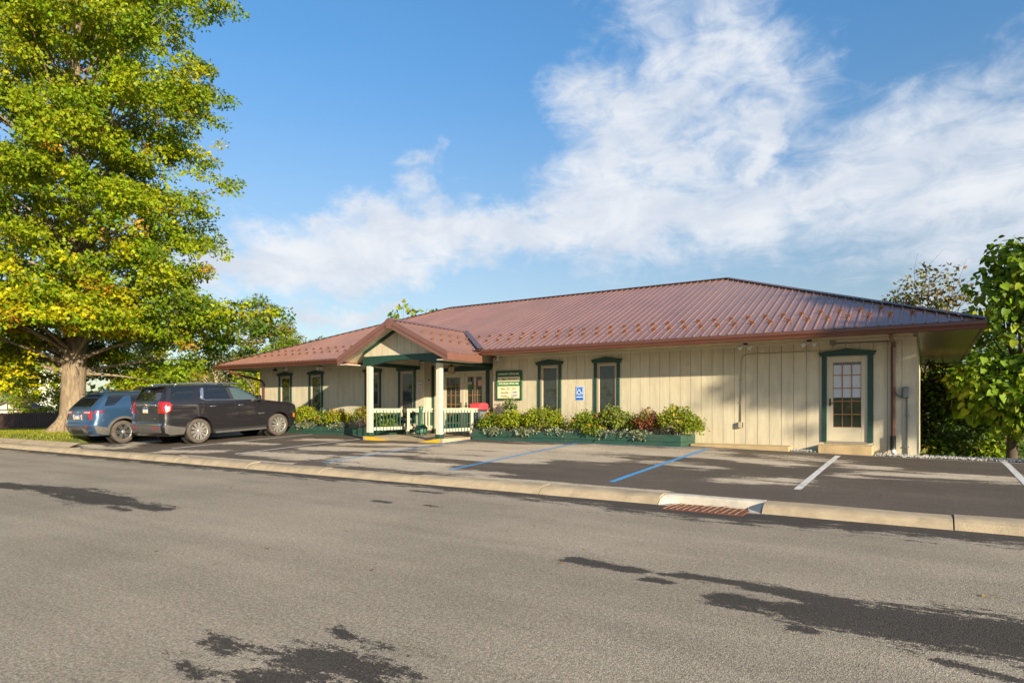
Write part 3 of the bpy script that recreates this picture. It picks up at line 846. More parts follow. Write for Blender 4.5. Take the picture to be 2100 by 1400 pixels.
for yy, xx in [(15.10 + .445 * i, -13.0) for i in range(6)] + [(14.95 + .445 * i, -12.48) for i in range(5)]:
    o = obj('snow_guard', sgm, porch, (xx, yy, pz(xx) + .004))
    o.rotation_euler = (Matrix.Rotation(ptilt, 3, 'Y') @ Matrix.Rotation(R(90), 3, 'Z')).to_euler()
# gable wall, rake trim, arched beam
YG = 15.07
GX0, GX1, GZ = -15.47, -12.27, 3.09
gx = (GX0 + GX1) / 2
x = GX0
gw = MB()
while x < GX1 - .01:
    x1 = min(x + BW, GX1)
    za = lambda q: min(pz(q), PZ) - .14
    xs = [x + .005] + ([PC] if x < PC < x1 else []) + [x1 - .005]
    poly = [(q, za(q)) for q in xs][::-1]
    p = [(xs[0], GZ), (xs[-1], GZ)] + poly
    gw.prism(p, 'y', YG, YG + .03, CREAM)
    x = x1
gw.prism([(GX0, GZ), (GX1, GZ), (GX1, pz(GX1) - .12), (PC, PZ - .12), (GX0, pz(GX0) - .12)], 'y', YG + .02, YG + .04, GROOVE)
gw.build('gable_wall', porch)
for s in (-1, 1):
    t = MB(); xa, xb = PC, (GX0 if s < 0 else GX1)
    t.prism([(xa, PZ - .10), (xb, pz(xb) - .10), (xb, pz(xb) - .215), (xa, PZ - .215)], 'y', YG - .028, YG - .001, GREEN); t.build('rake_trim', porch)
beam = MB()
n = 18; top = [(GX1, GZ + .02), (GX0, GZ + .02)]
arc = []
for i in range(n + 1):
    q = i / n; xx = -15.14 + (2.70) * q
    arc.append((xx, 2.80 + .155 * math.sin(math.pi * q)))
poly = [(GX0, GZ + .02), (GX0, 2.80)] + arc + [(GX1, 2.80), (GX1, GZ + .02)]
# front and back faces as strips so the arch stays clean
vs = []; fs = []
xs = [GX0] + [a[0] for a in arc] + [GX1]; zs = [2.80] + [a[1] for a in arc] + [2.80]
for xx, zz in zip(xs, zs):
    vs += [(xx, YG - .05, GZ + .015), (xx, YG - .05, zz), (xx, YG + .10, zz), (xx, YG + .10, GZ + .015)]
for i in range(len(xs) - 1):
    a, b_ = 4 * i, 4 * i + 4
    fs += [(a, a + 1, b_ + 1, b_), (a + 1, a + 2, b_ + 2, b_ + 1), (a + 2, a + 3, b_ + 3, b_ + 2), (a + 3, a, b_, b_ + 3)]
fs += [(0, 3, 2, 1), (len(vs) - 4, len(vs) - 3, len(vs) - 2, len(vs) - 1)]
beam.add(vs, fs, GREEN); beam.build('arched_beam', porch)
PXL, PXR = -15.235, -12.335
for px in (PXL, PXR):
    p = MB(); p.box(px - .078, px + .078, 15.02, 15.176, .50, 2.80, CREAMT, .006); po = p.build('post', porch)
    p = MB(); p.box(px - .10, px + .10, 15.0, 15.196, .48, .655, GREEN, .006); p.build('post_base', po)
    h = MB(); h.box(px - .07, px + .07, 15.18, 17.46 if px < -14 else 17.86, 2.81, 2.93, GREEN); h.build('side_header', porch)
    h = MB(); h.box(px - .06, px + .06, 15.18, 17.46 if px < -14 else 17.86, 2.935, pz(px) - .11, CREAM); h.build('side_panel', porch)

# ================================================================== slabs, deck, steps
DX0, DX1, DY0 = -15.40, -12.10, 14.95
def z_deck(x, y):
    fx = max(0, min(1, (x + 15.22) / .85)) * max(0, min(1, (-12.22 - x) / .85))
    fy = max(0, min(1, (16.1 - y) / 1.1))
    return .535 - .125 * fx * fy
mb = grid_mesh('porch_deck', rng(DX0, DX1, .11), [14.95, 15.02, 15.1, 15.2, 15.4, 15.6, 15.8, 16.0, 16.1, 16.5, 17, 17.5, 17.88], z_deck, CONC)
xs = rng(DX0, DX1, .11)
yk = []
for i in range(len(xs) - 1):
    a, b = xs[i], xs[i + 1]
    yel = (a > -15.36 and b < -14.36) or (a > -13.14 and b < -12.14)
    m = YELLOW if yel else CONC
    mb.add([(a, DY0, z_lot(a, DY0) - .05), (b, DY0, z_lot(b, DY0) - .05), (b, DY0, z_deck(b, DY0)), (a, DY0, z_deck(a, DY0))], [(0, 1, 2, 3)], m)
    if yel: yk.append((a, b))
mb.add([(DX1, DY0, .3), (DX1, 17.88, .3), (DX1, 17.88, .535), (DX1, DY0, .535)], [(0, 1, 2, 3)], CONC)
mb.add([(DX0, DY0, .3), (DX0, 17.88, .3), (DX0, 17.88, .535), (DX0, DY0, .535)], [(3, 2, 1, 0)], CONC)
dk = tag(mb.build('porch_deck'), kind='structure')
mb = MB()
for a, b in yk:
    mb.add([(a, DY0 - .002, z_deck(a, DY0) + .003), (b, DY0 - .002, z_deck(b, DY0) + .003), (b, DY0 + .14, z_deck(b, DY0 + .14) + .004), (a, DY0 + .14, z_deck(a, DY0 + .14) + .004)], [(0, 1, 2, 3)], YELLOW)
mb.build('yellow_edge', dk)

mb = MB(); mb.box(-2.245, -1.085, 16.97, 17.49, .2, .563, CONCO, .02)
tag(mb.build('door_step'), 'ochre concrete step block below the glazed side door', 'step')
mb = MB(); mb.box(-5.30, -2.86, 16.87, 17.49, .2, .50, CONCO, .02)
tag(mb.build('concrete_slab'), 'long low ochre concrete slab against the wall beside the right planter', 'slab')
mb = MB(); mb.box(-2.45, -2.30, 16.98, 17.48, .28, .42, GREENP, .008)
tag(mb.build('edging_timber'), 'short green edging timber between the white pebbles and the step', 'timber')

# ================================================================== planters
def planter(name_label, x0, x1, y0, y1, zt, left_end=True):
    p = thing('planter_box', name_label, 'planter', ((x0 + x1) / 2, y0, 0), None, 'green timber planter boxes')
    cx = (x0 + x1) / 2
    t = .045
    def pl(a, b, c, d, e, f):
        mb = MB(); mb.box(a - cx, b - cx, c - y0, d - y0, e, f, GREENP, .005); mb.build('plank', p)
    zb = .36; zm = (zb + zt) / 2 + .01
    for (za, zc) in ((zb, zm - .003), (zm + .003, zt)):
        n = max(1, round((x1 - x0) / 3.4))
        for i in range(n):
            a = x0 + (x1 - x0) * i / n; b = x0 + (x1 - x0) * (i + 1) / n
            pl(a + .002, b - .002, y0, y0 + t, za, zc)
        pl(x0, x0 + t, y0 + t, y1, za, zc); pl(x1 - t, x1, y0 + t, y1, za, zc)
    mb = MB()
    xs = rng(x0 + t - cx, x1 - t - cx, .25); ys = rng(t, y1 - y0, .2)
    g = grid_mesh('soil', xs, ys, lambda x, y: zt - .06 + .03 * math.sin(x * 7) * math.cos(y * 9), SOIL)
    g.build('soil', p)
    return p
planter('long green planter box of flowers right of the entrance porch', -12.0, -5.34, 16.27, 17.46, .75)
planter('green planter box left of the entrance porch running to the dark vehicle', -22.4, -15.46, 16.27, 17.46, .765)

# ================================================================== railings
BALG = mat('green_baluster', (0.035, 0.11, 0.075), 0.5)
def railing(label, p0, p1, zt, zbm, zdeck, newels, nb):
    d = Vector((p1[0] - p0[0], p1[1] - p0[1], 0)); L = d.length
    r = thing('porch_railing', label, 'railing', (p0[0], p0[1], 0), (0, 0, math.atan2(d.y, d.x)), 'cream porch railings')
    mb = MB(); mb.box(0, L, -.07, .07, zt - .035, zt, CREAMT, .004); mb.build('handrail', r)
    mb = MB(); mb.box(0, L, -.02, .02, zt - .135, zt - .035, CREAMT); mb.build('top_rail', r)
    mb = MB(); mb.box(0, L, -.02, .02, zbm, zbm + .10, CREAMT); mb.build('bottom_rail', r)
    b = MB(); b.box(-.011, .011, -.044, -.02, zbm + .0, zt - .06, BALG); bm_ = b.mesh('baluster')
    for i in range(nb): obj('baluster', bm_, r, (L * (i + .5) / nb, 0, 0))
    for q in newels:
        mb = MB(); mb.box(q - .045, q + .045, -.049, .041, zdeck, zt - .036, CREAMT, .004); mb.build('newel', r)
    return r
railing('cream railing with green balusters on the left side of the porch', (-15.13, 15.18), (-14.95, 17.86), 1.43, .72, .53, [1.50], 18)
rl = railing('cream railing with green balusters on the right side of the porch', (-12.335, 15.18), (-12.335, 17.86), 1.44, .72, .53, [1.52], 18)

# ================================================================== lamp, receptacle, drop box
ln = thing('hanging_lantern', 'brass and glass lantern hanging under the entrance porch', 'lantern', (-13.50, 17.15, 2.62))
BRASS = mat('antique_brass', (0.30, 0.19, 0.07), 0.35, metal=0.8)
AMBER = glass_mat('amber_glass', (0.34, 0.25, 0.12), 0.15)
mb = MB(); mb.tube([(0, 0, .30), (0, 0, 1.20)], .010, BRASS, 6); mb.lathe([(.06, 1.2), (.055, 1.17), (0.01, 1.15)], BRASS, 12); mb.build('chain', ln)
mb = MB(); mb.lathe([(0, .33), (.02, .32), (.05, .27), (.13, .215), (.135, .205), (0, .205)], BRASS, 6, smooth=False)
mb.lathe([(0, -.02), (.105, -.02), (.11, 0), (0, .004)], BRASS, 6, smooth=False)
for k in range(6):
    t = 2 * math.pi * k / 6; mb.tube([(.105 * math.cos(t), .105 * math.sin(t), 0), (.125 * math.cos(t), .125 * math.sin(t), .205)], .008, BRASS, 4)
mb.build('frame', ln)
mb = MB(); mb.lathe([(.098, .005), (.116, .204)], AMBER, 6, smooth=False); mb.build('pane', ln)
mb = MB(); mb.lathe([(0, .01), (.02, .01), (.018, .10), (.026, .13), (0, .16)], WHITEM, 8); mb.build('bulb', ln)

SMK = mat('green_plastic', (0.035, 0.115, 0.075), 0.45, var=0.1)
sm = thing('smoking_receptacle', 'green bottle shaped smoking receptacle standing on the porch', 'receptacle', (-14.38, 16.62, .536))
mb = MB(); mb.lathe([(0, .075), (.205, .075), (.215, .10), (.215, .24), (.205, .27), (.15, .33), (.08, .365), (.055, .39)], SMK, 20); mb.build('base', sm)
for k in range(4):
    t = math.pi / 4 + k * math.pi / 2; mb = MB(); mb.box(.15 * math.cos(t) - .03, .15 * math.cos(t) + .03, .15 * math.sin(t) - .03, .15 * math.sin(t) + .03, 0, .08, SMK, .006); mb.build('foot', sm)
mb = MB(); mb.lathe([(.055, .385), (.052, .80), (.07, .82), (.075, .86), (.075, .95), (.065, .97), (0, .975)], SMK, 16); mb.build('neck', sm)

bx = thing('newspaper_box', 'red topped newspaper box standing behind the porch railing', 'newspaper box', (-12.42, 17.25, .536))
mb = MB()
pr = [(-.33, .0)]
mb.prism([(-.27, .86), (-.27, 1.0), (-.22, 1.05), (-.13, 1.075), (.13, 1.075), (.22, 1.05), (.27, 1.0), (.27, .86)], 'x', -.18, .18, RED)
mb.build('lid', bx)
mb = MB(); mb.box(-.16, .16, -.25, .25, .42, .858, mat('blue_grey_box', (.03, .035, .045), .4, var=.2, vscale=8), .01); mb.build('box', bx)
mb = MB(); mb.box(.161, .166, -.21, .23, .47, .80, mat('pale_panel', (.15, .16, .18), .4, var=.3, vscale=18)); mb.build('window_panel', bx)
mb = MB(); mb.box(-.07, .07, -.07, .07, 0, .42, DARKM); mb.box(-.2, .2, -.2, .2, 0, .03, DARKM); mb.build('pedestal', bx)

# ================================================================== signs
SGREEN = mat('sign_green', (0.022, 0.085, 0.040), 0.5)
SGREEN2 = mat('sign_green_bright', (0.02, 0.16, 0.05), 0.5)
SCREAM = mat('sign_cream', (0.74, 0.66, 0.42), 0.5)
STXT = mat('sign_ink', (0.16, 0.12, 0.05), 0.6); STXTD = mat('sign_dark_ink', (0.05, 0.04, 0.02), 0.6)
SLITE = mat('sign_pale_letter', (0.68, 0.70, 0.50), 0.5)
x0, x1, z0, z1 = -11.905, -10.90, 1.70, 2.655
cx = (x0 + x1) / 2
s1 = thing('office_hours_sign', 'green framed sign of office hours on the wall right of the entrance', 'sign', (cx, YW, 0))
W2 = (x1 - x0) / 2
mb = MB(); mb.box(-W2 + .07, W2 - .07, -.035, -.001, z0 + .06, z1 - .2, SCREAM); mb.build('panel', s1)
mb = MB()
mb.box(-W2, -W2 + .07, -.05, -.001, z0, z1, SGREEN, .004); mb.box(W2 - .07, W2, -.05, -.001, z0, z1, SGREEN, .004)
mb.box(-W2 + .07, W2 - .07, -.05, -.001, z0, z0 + .06, SGREEN); mb.box(-W2 + .07, W2 - .07, -.05, -.001, z1 - .2, z1, SGREEN); mb.build('frame', s1)
mb = MB(); mb.box(-W2 + .07, W2 - .07, -.042, -.0355, 2.155, 2.30, SGREEN2); mb.build('band', s1)
text('COMMUNITY OFFICE HRS.', .082, SLITE, s1, (0, -.053, z1 - .115), sx=.86, bold=.0025)
text('Mon. - Fri. 9 to 5', .088, STXTD, s1, (.03, -.037, 2.375), sx=.9, bold=.001)
text('UMH SALES OFFICE HRS.', .088, SLITE, s1, (0, -.0445, 2.228), sx=.82, bold=.003)
text('Mon. - Fri.    9-5', .082, STXT, s1, (-.30, -.037, 2.065), align='LEFT')
text('Saturday', .082, STXT, s1, (-.30, -.037, 1.945), align='LEFT')
text('Sunday', .082, STXT, s1, (-.30, -.037, 1.83), align='LEFT')
mb = MB(); mb.box(.10, .36, -.039, -.0355, 1.905, 1.995, WHITEM); mb.box(.10, .36, -.039, -.0355, 1.80, 1.893, WHITEM); mb.build('white_patch', s1)
text('CLOSED', .045, STXTD, s1, (.23, -.041, 1.95)); text('CLOSED', .045, STXTD, s1, (.23, -.041, 1.847))

HCB = mat('sign_blue', (0.008, 0.12, 0.52), 0.4); HCW = mat('sign_white', (0.72, 0.80, 0.88), 0.45)
s2 = thing('parking_sign', 'blue accessible parking sign with white wheelchair symbol between two windows', 'sign', (-8.86, YW, 1.89))
mb = MB(); mb.box(-.14, .14, -.008, -.001, -.215, .215, HCW, .002); mb.build('edge', s2)
mb = MB(); mb.box(-.13, .13, -.011, -.0085, -.205, .205, HCB); mb.build('panel', s2)
mb = MB()
for a, b, c, d in ((-.105, .105, .175, .187), (-.105, .105, -.045, -.033), (-.105, -.093, -.033, .175), (.093, .105, -.033, .175)): mb.box(a, b, -.0135, -.0115, c, d, HCW)
mb.build('border', s2)
mb = MB()
def flat(pts, w):
    mb.tube([(p[0], -.0125, p[1]) for p in pts], w, HCW, 6)
flat([(-.022 + .056 * math.cos(t), .03 + .052 * math.sin(t)) for t in [R(110) + R(265) * i / 14 for i in range(15)]], .0085)
flat([(-.026, .135), (-.022, .062), (.03, .06), (.052, .0), (.078, .01)], .010)
flat([(-.025, .10), (.025, .10)], .007)
mb.lathe([(0, .003), (.018, .002), (.018, -.002)], HCW, 10, c=(-.028, -.0125, .155), axis='y')
mb.build('wheelchair_symbol', s2)
text('PARKING', .058, HCW, s2, (0, -.0125, -.115), sx=.92, bold=.002)

s3 = thing('notice_sign', 'small pale notice plate on the wall left of the porch doors', 'sign', (-15.19, YW, 2.21))
NP = mat('notice_pale', (.62, .56, .50), .5); NR = mat('notice_mauve', (.30, .20, .20), .5)
mb = MB(); mb.box(-.135, .135, -.012, -.001, -.225, .225, NR); mb.build('edge', s3)
mb = MB(); mb.box(-.12, .12, -.015, -.0125, -.005, .21, NP); mb.box(-.12, .12, -.015, -.0125, -.21, -.017, NP); mb.build('panel', s3)
mb = MB(); mb.box(-.10, .10, -.017, -.0155, .155, .19, NR)
mb.tube([(-.06 + .13 * i / 8, -.016, .085 - .03 * math.sin(math.pi * i / 8)) for i in range(9)], .012, DARKM, 6); mb.build('emblem', s3)
mb = MB()
for k in range(4): mb.box(-.08, .08 - .02 * (k % 2), -.017, -.0155, -.06 - k * .04, -.045 - k * .04, NR)
mb.build('printed_lines', s3)
# paper notices on the right entrance door
for (px, pz_, w, h, c, lab) in ((-13.28, 2.30, .17, .11, (.35, .34, .33), 'small grey paper notice taped on the right entrance door glass'), (-13.27, 2.14, .19, .12, (.02, .17, .06), 'small green sticker on the right entrance door glass'),
                       (-12.86, 2.30, .16, .20, (.66, .36, .32), 'small pink paper notice taped on the right entrance door glass')):
    mb = MB(); mb.box(-w / 2, w / 2, -.003, 0, -h / 2, h / 2, mat('paper_' + '%d' % (c[1] * 100), c, .6)); tag(mb.build('door_notice', None, (px, yr - .001, pz_)), lab, 'notice')

# ================================================================== lights, cameras, conduit
def floodlight(label, x, y):
    f = thing('floodlight', label, 'floodlight', (x, y, ZS), None, 'twin floodlights under the eave')
    mb = MB(); mb.lathe([(0, 0), (.06, 0), (.06, -.03), (.03, -.045), (0, -.045)], DARKM, 12); mb.build('base', f)
    for s in (-1, 1):
        mb = MB(); d = Vector((s * .75, -.35, -.42)).normalized()
        a = Vector((0, 0, -.04)); mb.tube([a, a + d * .06, a + d * .09, a + d * .15, a + d * .20], [.018, .018, .045, .062, .066], WHITEM, 10); mb.build('head', f)
    return f
floodlight('twin floodlight under the eave above the long blank wall', -3.92, 17.0)
floodlight('twin floodlight under the eave just left of the side door', -2.43, 17.0)
floodlight('twin floodlight under the left eave above the second narrow window', -19.85, 17.05)
def camera_dome(label, x, y, white=True):
    f = thing('security_camera', label, 'camera', (x, y, ZS), None, 'security cameras under the eave')
    mb = MB(); mb.box(-.03, .03, -.03, .03, -.06, 0, WHITEM if white else DARKM); mb.build('bracket', f)
    mb = MB(); mb.tube([(0, .06, -.085), (0, -.10, -.105)], .042, WHITEM if white else DARKM, 12); mb.build('body', f)
    mb = MB(); mb.tube([(0, -.101, -.105), (0, -.106, -.106)], .03, GLASS, 12); mb.build('lens', f)
camera_dome('white security camera under the eave above the office hours sign', -11.55, 17.05)
camera_dome('dark security camera under the eave near the left corner', -22.55, 17.0, False)
camera_dome('white security camera under the eave above the leftmost window', -21.85, 17.0)
mb = MB(); mb.box(-.022, .022, -.022, 0, -.10, .10, DARKM, .004); tag(mb.build('door_keypad', None, (-12.06, YW + .20, 2.05)), 'dark keypad on the right side of the entrance recess', 'keypad').rotation_euler = (0, 0, R(-90))
mb = MB(); mb.lathe([(0, 0), (.03, 0), (.03, .03), (0, .045)], DARKM, 10, axis='x'); tag(mb.build('wall_sensor', None, (-14.98, YW + .22, 2.45)), 'small dark sensor on the left side of the entrance recess', 'sensor')
PIPE = mat('painted_conduit', (0.40, 0.345, 0.24), 0.5, var=0.1)
def arc(c, r, a0, a1, n=6):
    return [(c[0] + r * math.cos(R(a0 + (a1 - a0) * i / n)), c[1] + r * math.sin(R(a0 + (a1 - a0) * i / n))) for i in range(n + 1)]
cd = thing('electrical_conduit', 'painted conduit running left from above the side door down to an outlet box', 'conduit', (0, YW, 0))
pts = [(-1.97, 3.0)] + [(-1.97, 2.93)] + arc((-2.05, 2.93), .08, 0, -90)[1:] + [(-3.97, 2.845)] + arc((-3.97, 2.685), .16, 90, 180)[1:] + [(-4.14, 1.08)]
mb = MB(); mb.tube([(p[0], -.02, p[1]) for p in pts], .014, PIPE, 8); mb.build('pipe', cd)
mb = MB(); mb.box(-4.20, -4.10, -.09, -.002, .93, 1.08, PIPE, .008); mb.build('outlet_box', cd)
mb = MB(); mb.box(-4.098, -4.09, -.085, -.006, .94, 1.07, DARKM); mb.build('outlet_cover', cd)
mb = MB(); mb.box(-2.03, -1.91, -.075, -.002, 2.985, 3.085, GREYM, .008); mb.build('junction_box', cd)
for zz in (2.2, 1.6):
    mb = MB(); mb.box(-4.175, -4.105, -.036, -.002, zz - .012, zz + .012, PIPE); mb.build('clamp', cd)
cd = thing('electrical_conduit', 'grey conduit from the junction box to the meter box at the right corner', 'conduit', (0, YW, 0))
pts = [(-1.91, 3.02), (-.72, 3.005)] + arc((-.72, 2.945), .06, 90, 0)[1:] + [(-.66, 1.86)] + arc((-.50, 1.86), .16, 180, 270)[1:] + [(-.47, 1.70)]
pts[-2] = (-.50, 1.70)
mb = MB(); mb.tube([(p[0], -.02, p[1]) for p in pts], .014, GREYM, 8); mb.tube([(-.425, -.03, 1.68), (-.425, -.03, .36)], .018, GREYM, 8); mb.build('pipe', cd)
mb = MB(); mb.box(-.515, -.375, -.11, -.002, 1.675, 1.935, GREYM, .02); mb.build('grey_box', cd)
for zz in (1.28, .55):
    mb = MB(); mb.box(-.47, -.38, -.05, -.002, zz - .012, zz + .012, GREYM); mb.build('clamp', cd)

# ================================================================== cars
def paint(name, col, metal=0.35, rough=0.32):
    m = mat(name, col, rough, metal=metal, coat=1.0, var=0.06, vscale=2)
    return m
CHROME = mat('chrome', (0.62, 0.63, 0.65), 0.18, metal=0.9)
SILVER = mat('silver_alloy', (0.52, 0.50, 0.47), 0.35, metal=0.7)
RUBBER = mat('tyre_rubber', (0.075, 0.062, 0.052), 0.85, var=0.15, vscale=8, dirt=0.6, dirtcol=(0.13, 0.105, 0.08), dscale=5)
PLASTIC = mat('grey_cladding', (0.085, 0.08, 0.075), 0.6, var=0.15, vscale=6, dirt=0.4, dirtcol=(0.14, 0.12, 0.1), dscale=4)
PLASTD = mat('black_cladding', (0.025, 0.024, 0.024), 0.5)
CGLASS = glass_mat('tinted_car_glass', (0.010, 0.012, 0.014), 0.02, 0.7)
CGLASSL = glass_mat('clear_car_glass', (0.055, 0.085, 0.085), 0.02, 0.7)
TAILR = mat('tail_light_red', (0.30, 0.008, 0.010), 0.15, coat=1.0)
TAILW = mat('tail_light_clear', (0.62, 0.55, 0.42), 0.15, coat=1.0)
AMBERL = mat('amber_reflector', (0.75, 0.16, 0.02), 0.25, coat=1.0)
HEADL = glass_mat('headlight_glass', (0.45, 0.47, 0.50), 0.05)

def interp(tab, z):
    zs = [t[0] for t in tab]; 
    return float(np.interp(z, zs, [t[1] for t in tab]))
def inside(p, poly):
    x, y = p; c = False; n = len(poly)
    for i in range(n):
        (x1, y1), (x2, y2) = poly[i], poly[(i + 1) % n]
        if (y1 > y) != (y2 > y) and x < (x2 - x1) * (y - y1) / (y2 - y1) + x1: c = not c
    return c
def dseg(p, a, b):
    ax, ay = a; bx, by = b; dx, dy = bx - ax, by - ay
    L = dx * dx + dy * dy
    t = 0 if L == 0 else max(0, min(1, ((p[0] - ax) * dx + (p[1] - ay) * dy) / L))
    return math.hypot(p[0] - ax - t * dx, p[1] - ay - t * dy)
def fill(poly, step, extra=None):
    """triangulate a polygon with interior grid points"""
    pts = [Vector(p) for p in poly]; n = len(pts)
    x0, x1 = min(p[0] for p in poly), max(p[0] for p in poly); y0, y1 = min(p[1] for p in poly), max(p[1] for p in poly)
    gxs = rng(x0, x1, step); gys = extra if extra else rng(y0, y1, step)
    for gx_ in gxs:
        for gy_ in gys:
            q = (gx_, gy_)
            if inside(q, poly) and min(dseg(q, poly[i], poly[(i + 1) % n]) for i in range(n)) > step * .28: pts.append(Vector(q))
    v, e, f, *_ = delaunay_2d_cdt(pts, [(i, (i + 1) % n) for i in range(n)], [], 1, 1e-5)
    return [tuple(p) for p in v], [tuple(q) for q in f]
def dens(poly, st, closed=True):
    out = []; n = len(poly)
    for i in range(n if closed else n - 1):
        a, b = poly[i], poly[(i + 1) % n]
        k = max(1, int(math.hypot(b[0] - a[0], b[1] - a[1]) / st + .5))
        out += [(a[0] + (b[0] - a[0]) * j / k, a[1] + (b[1] - a[1]) * j / k) for j in range(k)]
    if not closed: out.append(poly[-1])
    return out
def rounded(poly, r, n=4):
    """round polygon corners"""
    out = []; m = len(poly)
    for i in range(m):
        p = Vector(poly[i]); a = Vector(poly[i - 1]); b = Vector(poly[(i + 1) % m])
        da, db = (a - p), (b - p)
        k = min(r, da.length * .45, db.length * .45)
        A, B = p + da.normalized() * k, p + db.normalized() * k
        for j in range(n + 1):
            t = j / n; q = A * (1 - t) ** 2 + p * 2 * t * (1 - t) + B * t * t; out.append((q.x, q.y))
    return out

class Car:
    def __init__(s, w, yr, yf, rcr, rcf, axles, zt, z0, ra, bul=.022):
        s.wt, s.yrt, s.yft, s.rr, s.rf = w, yr, yf, rcr, rcf
        s.ax, s.zt, s.z0, s.ra, s.bul = axles, zt, z0, ra, bul
    def w(s, y, z):
        b = interp(s.wt, z)
        for a in s.ax: b += s.bul * math.exp(-((y - a) / .5) ** 2 - ((z - .72) / .26) ** 2)
        return b
    def rc(s, z, front): return interp(s.rf if front else s.rr, z)
    def sx(s, y, z):
        b = s.w(y, z)
        r = s.rc(z, False); u = max(0, min(1, (interp(s.yrt, z) + r - y) / r)); b -= r * (1 - math.sqrt(max(0, 1 - u * u)))
        r = s.rc(z, True); u = max(0, min(1, (y - interp(s.yft, z) + r) / r)); b -= r * (1 - math.sqrt(max(0, 1 - u * u)))
        return b
    def ry(s, x, z, front=False):
        r = s.rc(z, front); yy = interp(s.yft if front else s.yrt, z)
        yc = yy - .29 * r if front else yy + .29 * r
        b = s.w(yc, z)
        d = max(0, min(1, (abs(x) - (b - r)) / r)); q = r * (1 - math.sqrt(1 - d * d))
        q += .035 * (abs(x) / b) ** 2 * (1 - d)
        q -= .035 * max(0, min(1, (abs(x) / b))) ** 2 * (1 - d) if False else 0
        return yy - q if front else yy + q
    def body(s, m, under, rows, frows):
        mb = MB()
        def curve(front, rws):
            out = []
            for z in rws:
                r = s.rc(z, front); yy = interp(s.yft if front else s.yrt, z)
                out.append((yy - .29 * r if front else yy + .29 * r, z))
            return out
        rc_, fc_ = curve(False, rows), curve(True, frows)
        bot = []
        yA, yB = rc_[0][0], fc_[0][0]
        arcs = []
        for a in s.ax:
            dz = s.z0 - s.zw; h = math.sqrt(s.ra ** 2 - dz ** 2); t0 = math.atan2(dz, -h); t1 = math.atan2(dz, h)
            if t0 < 0: t0 += 2 * math.pi
            arcs.append([(a + s.ra * math.cos(t0 + (t1 - t0) * i / 20), s.zw + s.ra * math.sin(t0 + (t1 - t0) * i / 20)) for i in range(21)])
        pts = [(yA, s.z0)] + arcs[0] + dens([(arcs[0][-1]), (arcs[1][0])], .12, False)[1:-1] + arcs[1] + [(yB, s.z0)]
        top = dens([fc_[-1], rc_[-1]], .12, False)[1:-1]
        poly = pts + fc_[1:] + top + rc_[::-1][:-1]
        v, f = fill(poly, .085)
        for sg_ in (1, -1):
            mb.add([(sg_ * s.sx(y, z), y, z) for y, z in v], [q if sg_ > 0 else q[::-1] for q in f], m, True)
        # ends
        NX = 16
        for front, rws in ((False, rows), (True, frows)):
            vs = []
            for z in rws:
                r = s.rc(z, front); yc = (interp(s.yft, z) - .29 * r) if front else (interp(s.yrt, z) + .29 * r)
                xc = s.sx(yc, z)
                for i in range(NX + 1):
                    x = xc * (2 * i / NX - 1)
                    y = yc if i in (0, NX) else s.ry(x, z, front)
                    vs.append((x, y, z))
            fs = [(j * (NX + 1) + i, j * (NX + 1) + i + 1, (j + 1) * (NX + 1) + i + 1, (j + 1) * (NX + 1) + i) for j in range(len(rws) - 1) for i in range(NX)]
            mb.add(vs, fs if not front else [q[::-1] for q in fs], m, True)
        # roof
        z = s.zt
        side_r = [(s.sx(y, z), y) for y, zz in [fc_[-1]] + top + [rc_[-1]]][::-1]      # rear to front on +x
        xr = s.sx(rc_[-1][0], z); xf = s.sx(fc_[-1][0], z)
        rear = [(xr * (2 * i / NX - 1), s.ry(xr * (2 * i / NX - 1), z)) for i in range(1, NX)]
        frnt = [(xf * (1 - 2 * i / NX), s.ry(xf * (1 - 2 * i / NX), z, True)) for i in range(1, NX)]
        poly = rear + side_r + frnt + [(-x, y) for x, y in side_r[::-1]]
        v, f = fill(poly, .12)
        def zc(x, y):
            d = min(1, max(0, min(dseg((x, y), poly[i], poly[(i + 1) % len(poly)]) for i in range(0, len(poly)))) / .45)
            return z + .045 * (1 - (1 - d) ** 2)
        mb.add([(x, y, zc(x, y)) for x, y in v], f, m, True)
        # floor pan and dark wheel wells
        L0, L1 = rc_[0][0], fc_[0][0]
        mb.box(-interp(s.wt, s.z0) + .02, interp(s.wt, s.z0) - .02, L0 + .06, L1 - .06, s.z0 + .005, s.z0 + .03, under)
        return mb.mesh('body', .0015)
    def well(s, parent):
        for a in s.ax:
            for sg_ in (1, -1):
                mb = MB(); n = 16; xo = s.w(a, .7) - .015
                vs = []
                for i in range(n + 1):
                    t = -.15 + (math.pi + .3) * i / n
                    for xx in (xo, xo - .34): vs.append((sg_ * xx, a + (s.ra + .004) * math.cos(t), s.zw + (s.ra + .004) * math.sin(t)))
                mb.add(vs, [(2 * i, 2 * i + 1, 2 * i + 3, 2 * i + 2) for i in range(n)], BLACK)
                mb.add([(sg_ * (xo - .34), a + (s.ra + .01) * math.cos(t), s.zw + (s.ra + .01) * math.sin(t)) for t in [2 * math.pi * k / 16 for k in range(16)]], [tuple(range(16))], BLACK)
                mb.build('wheel_well', parent)
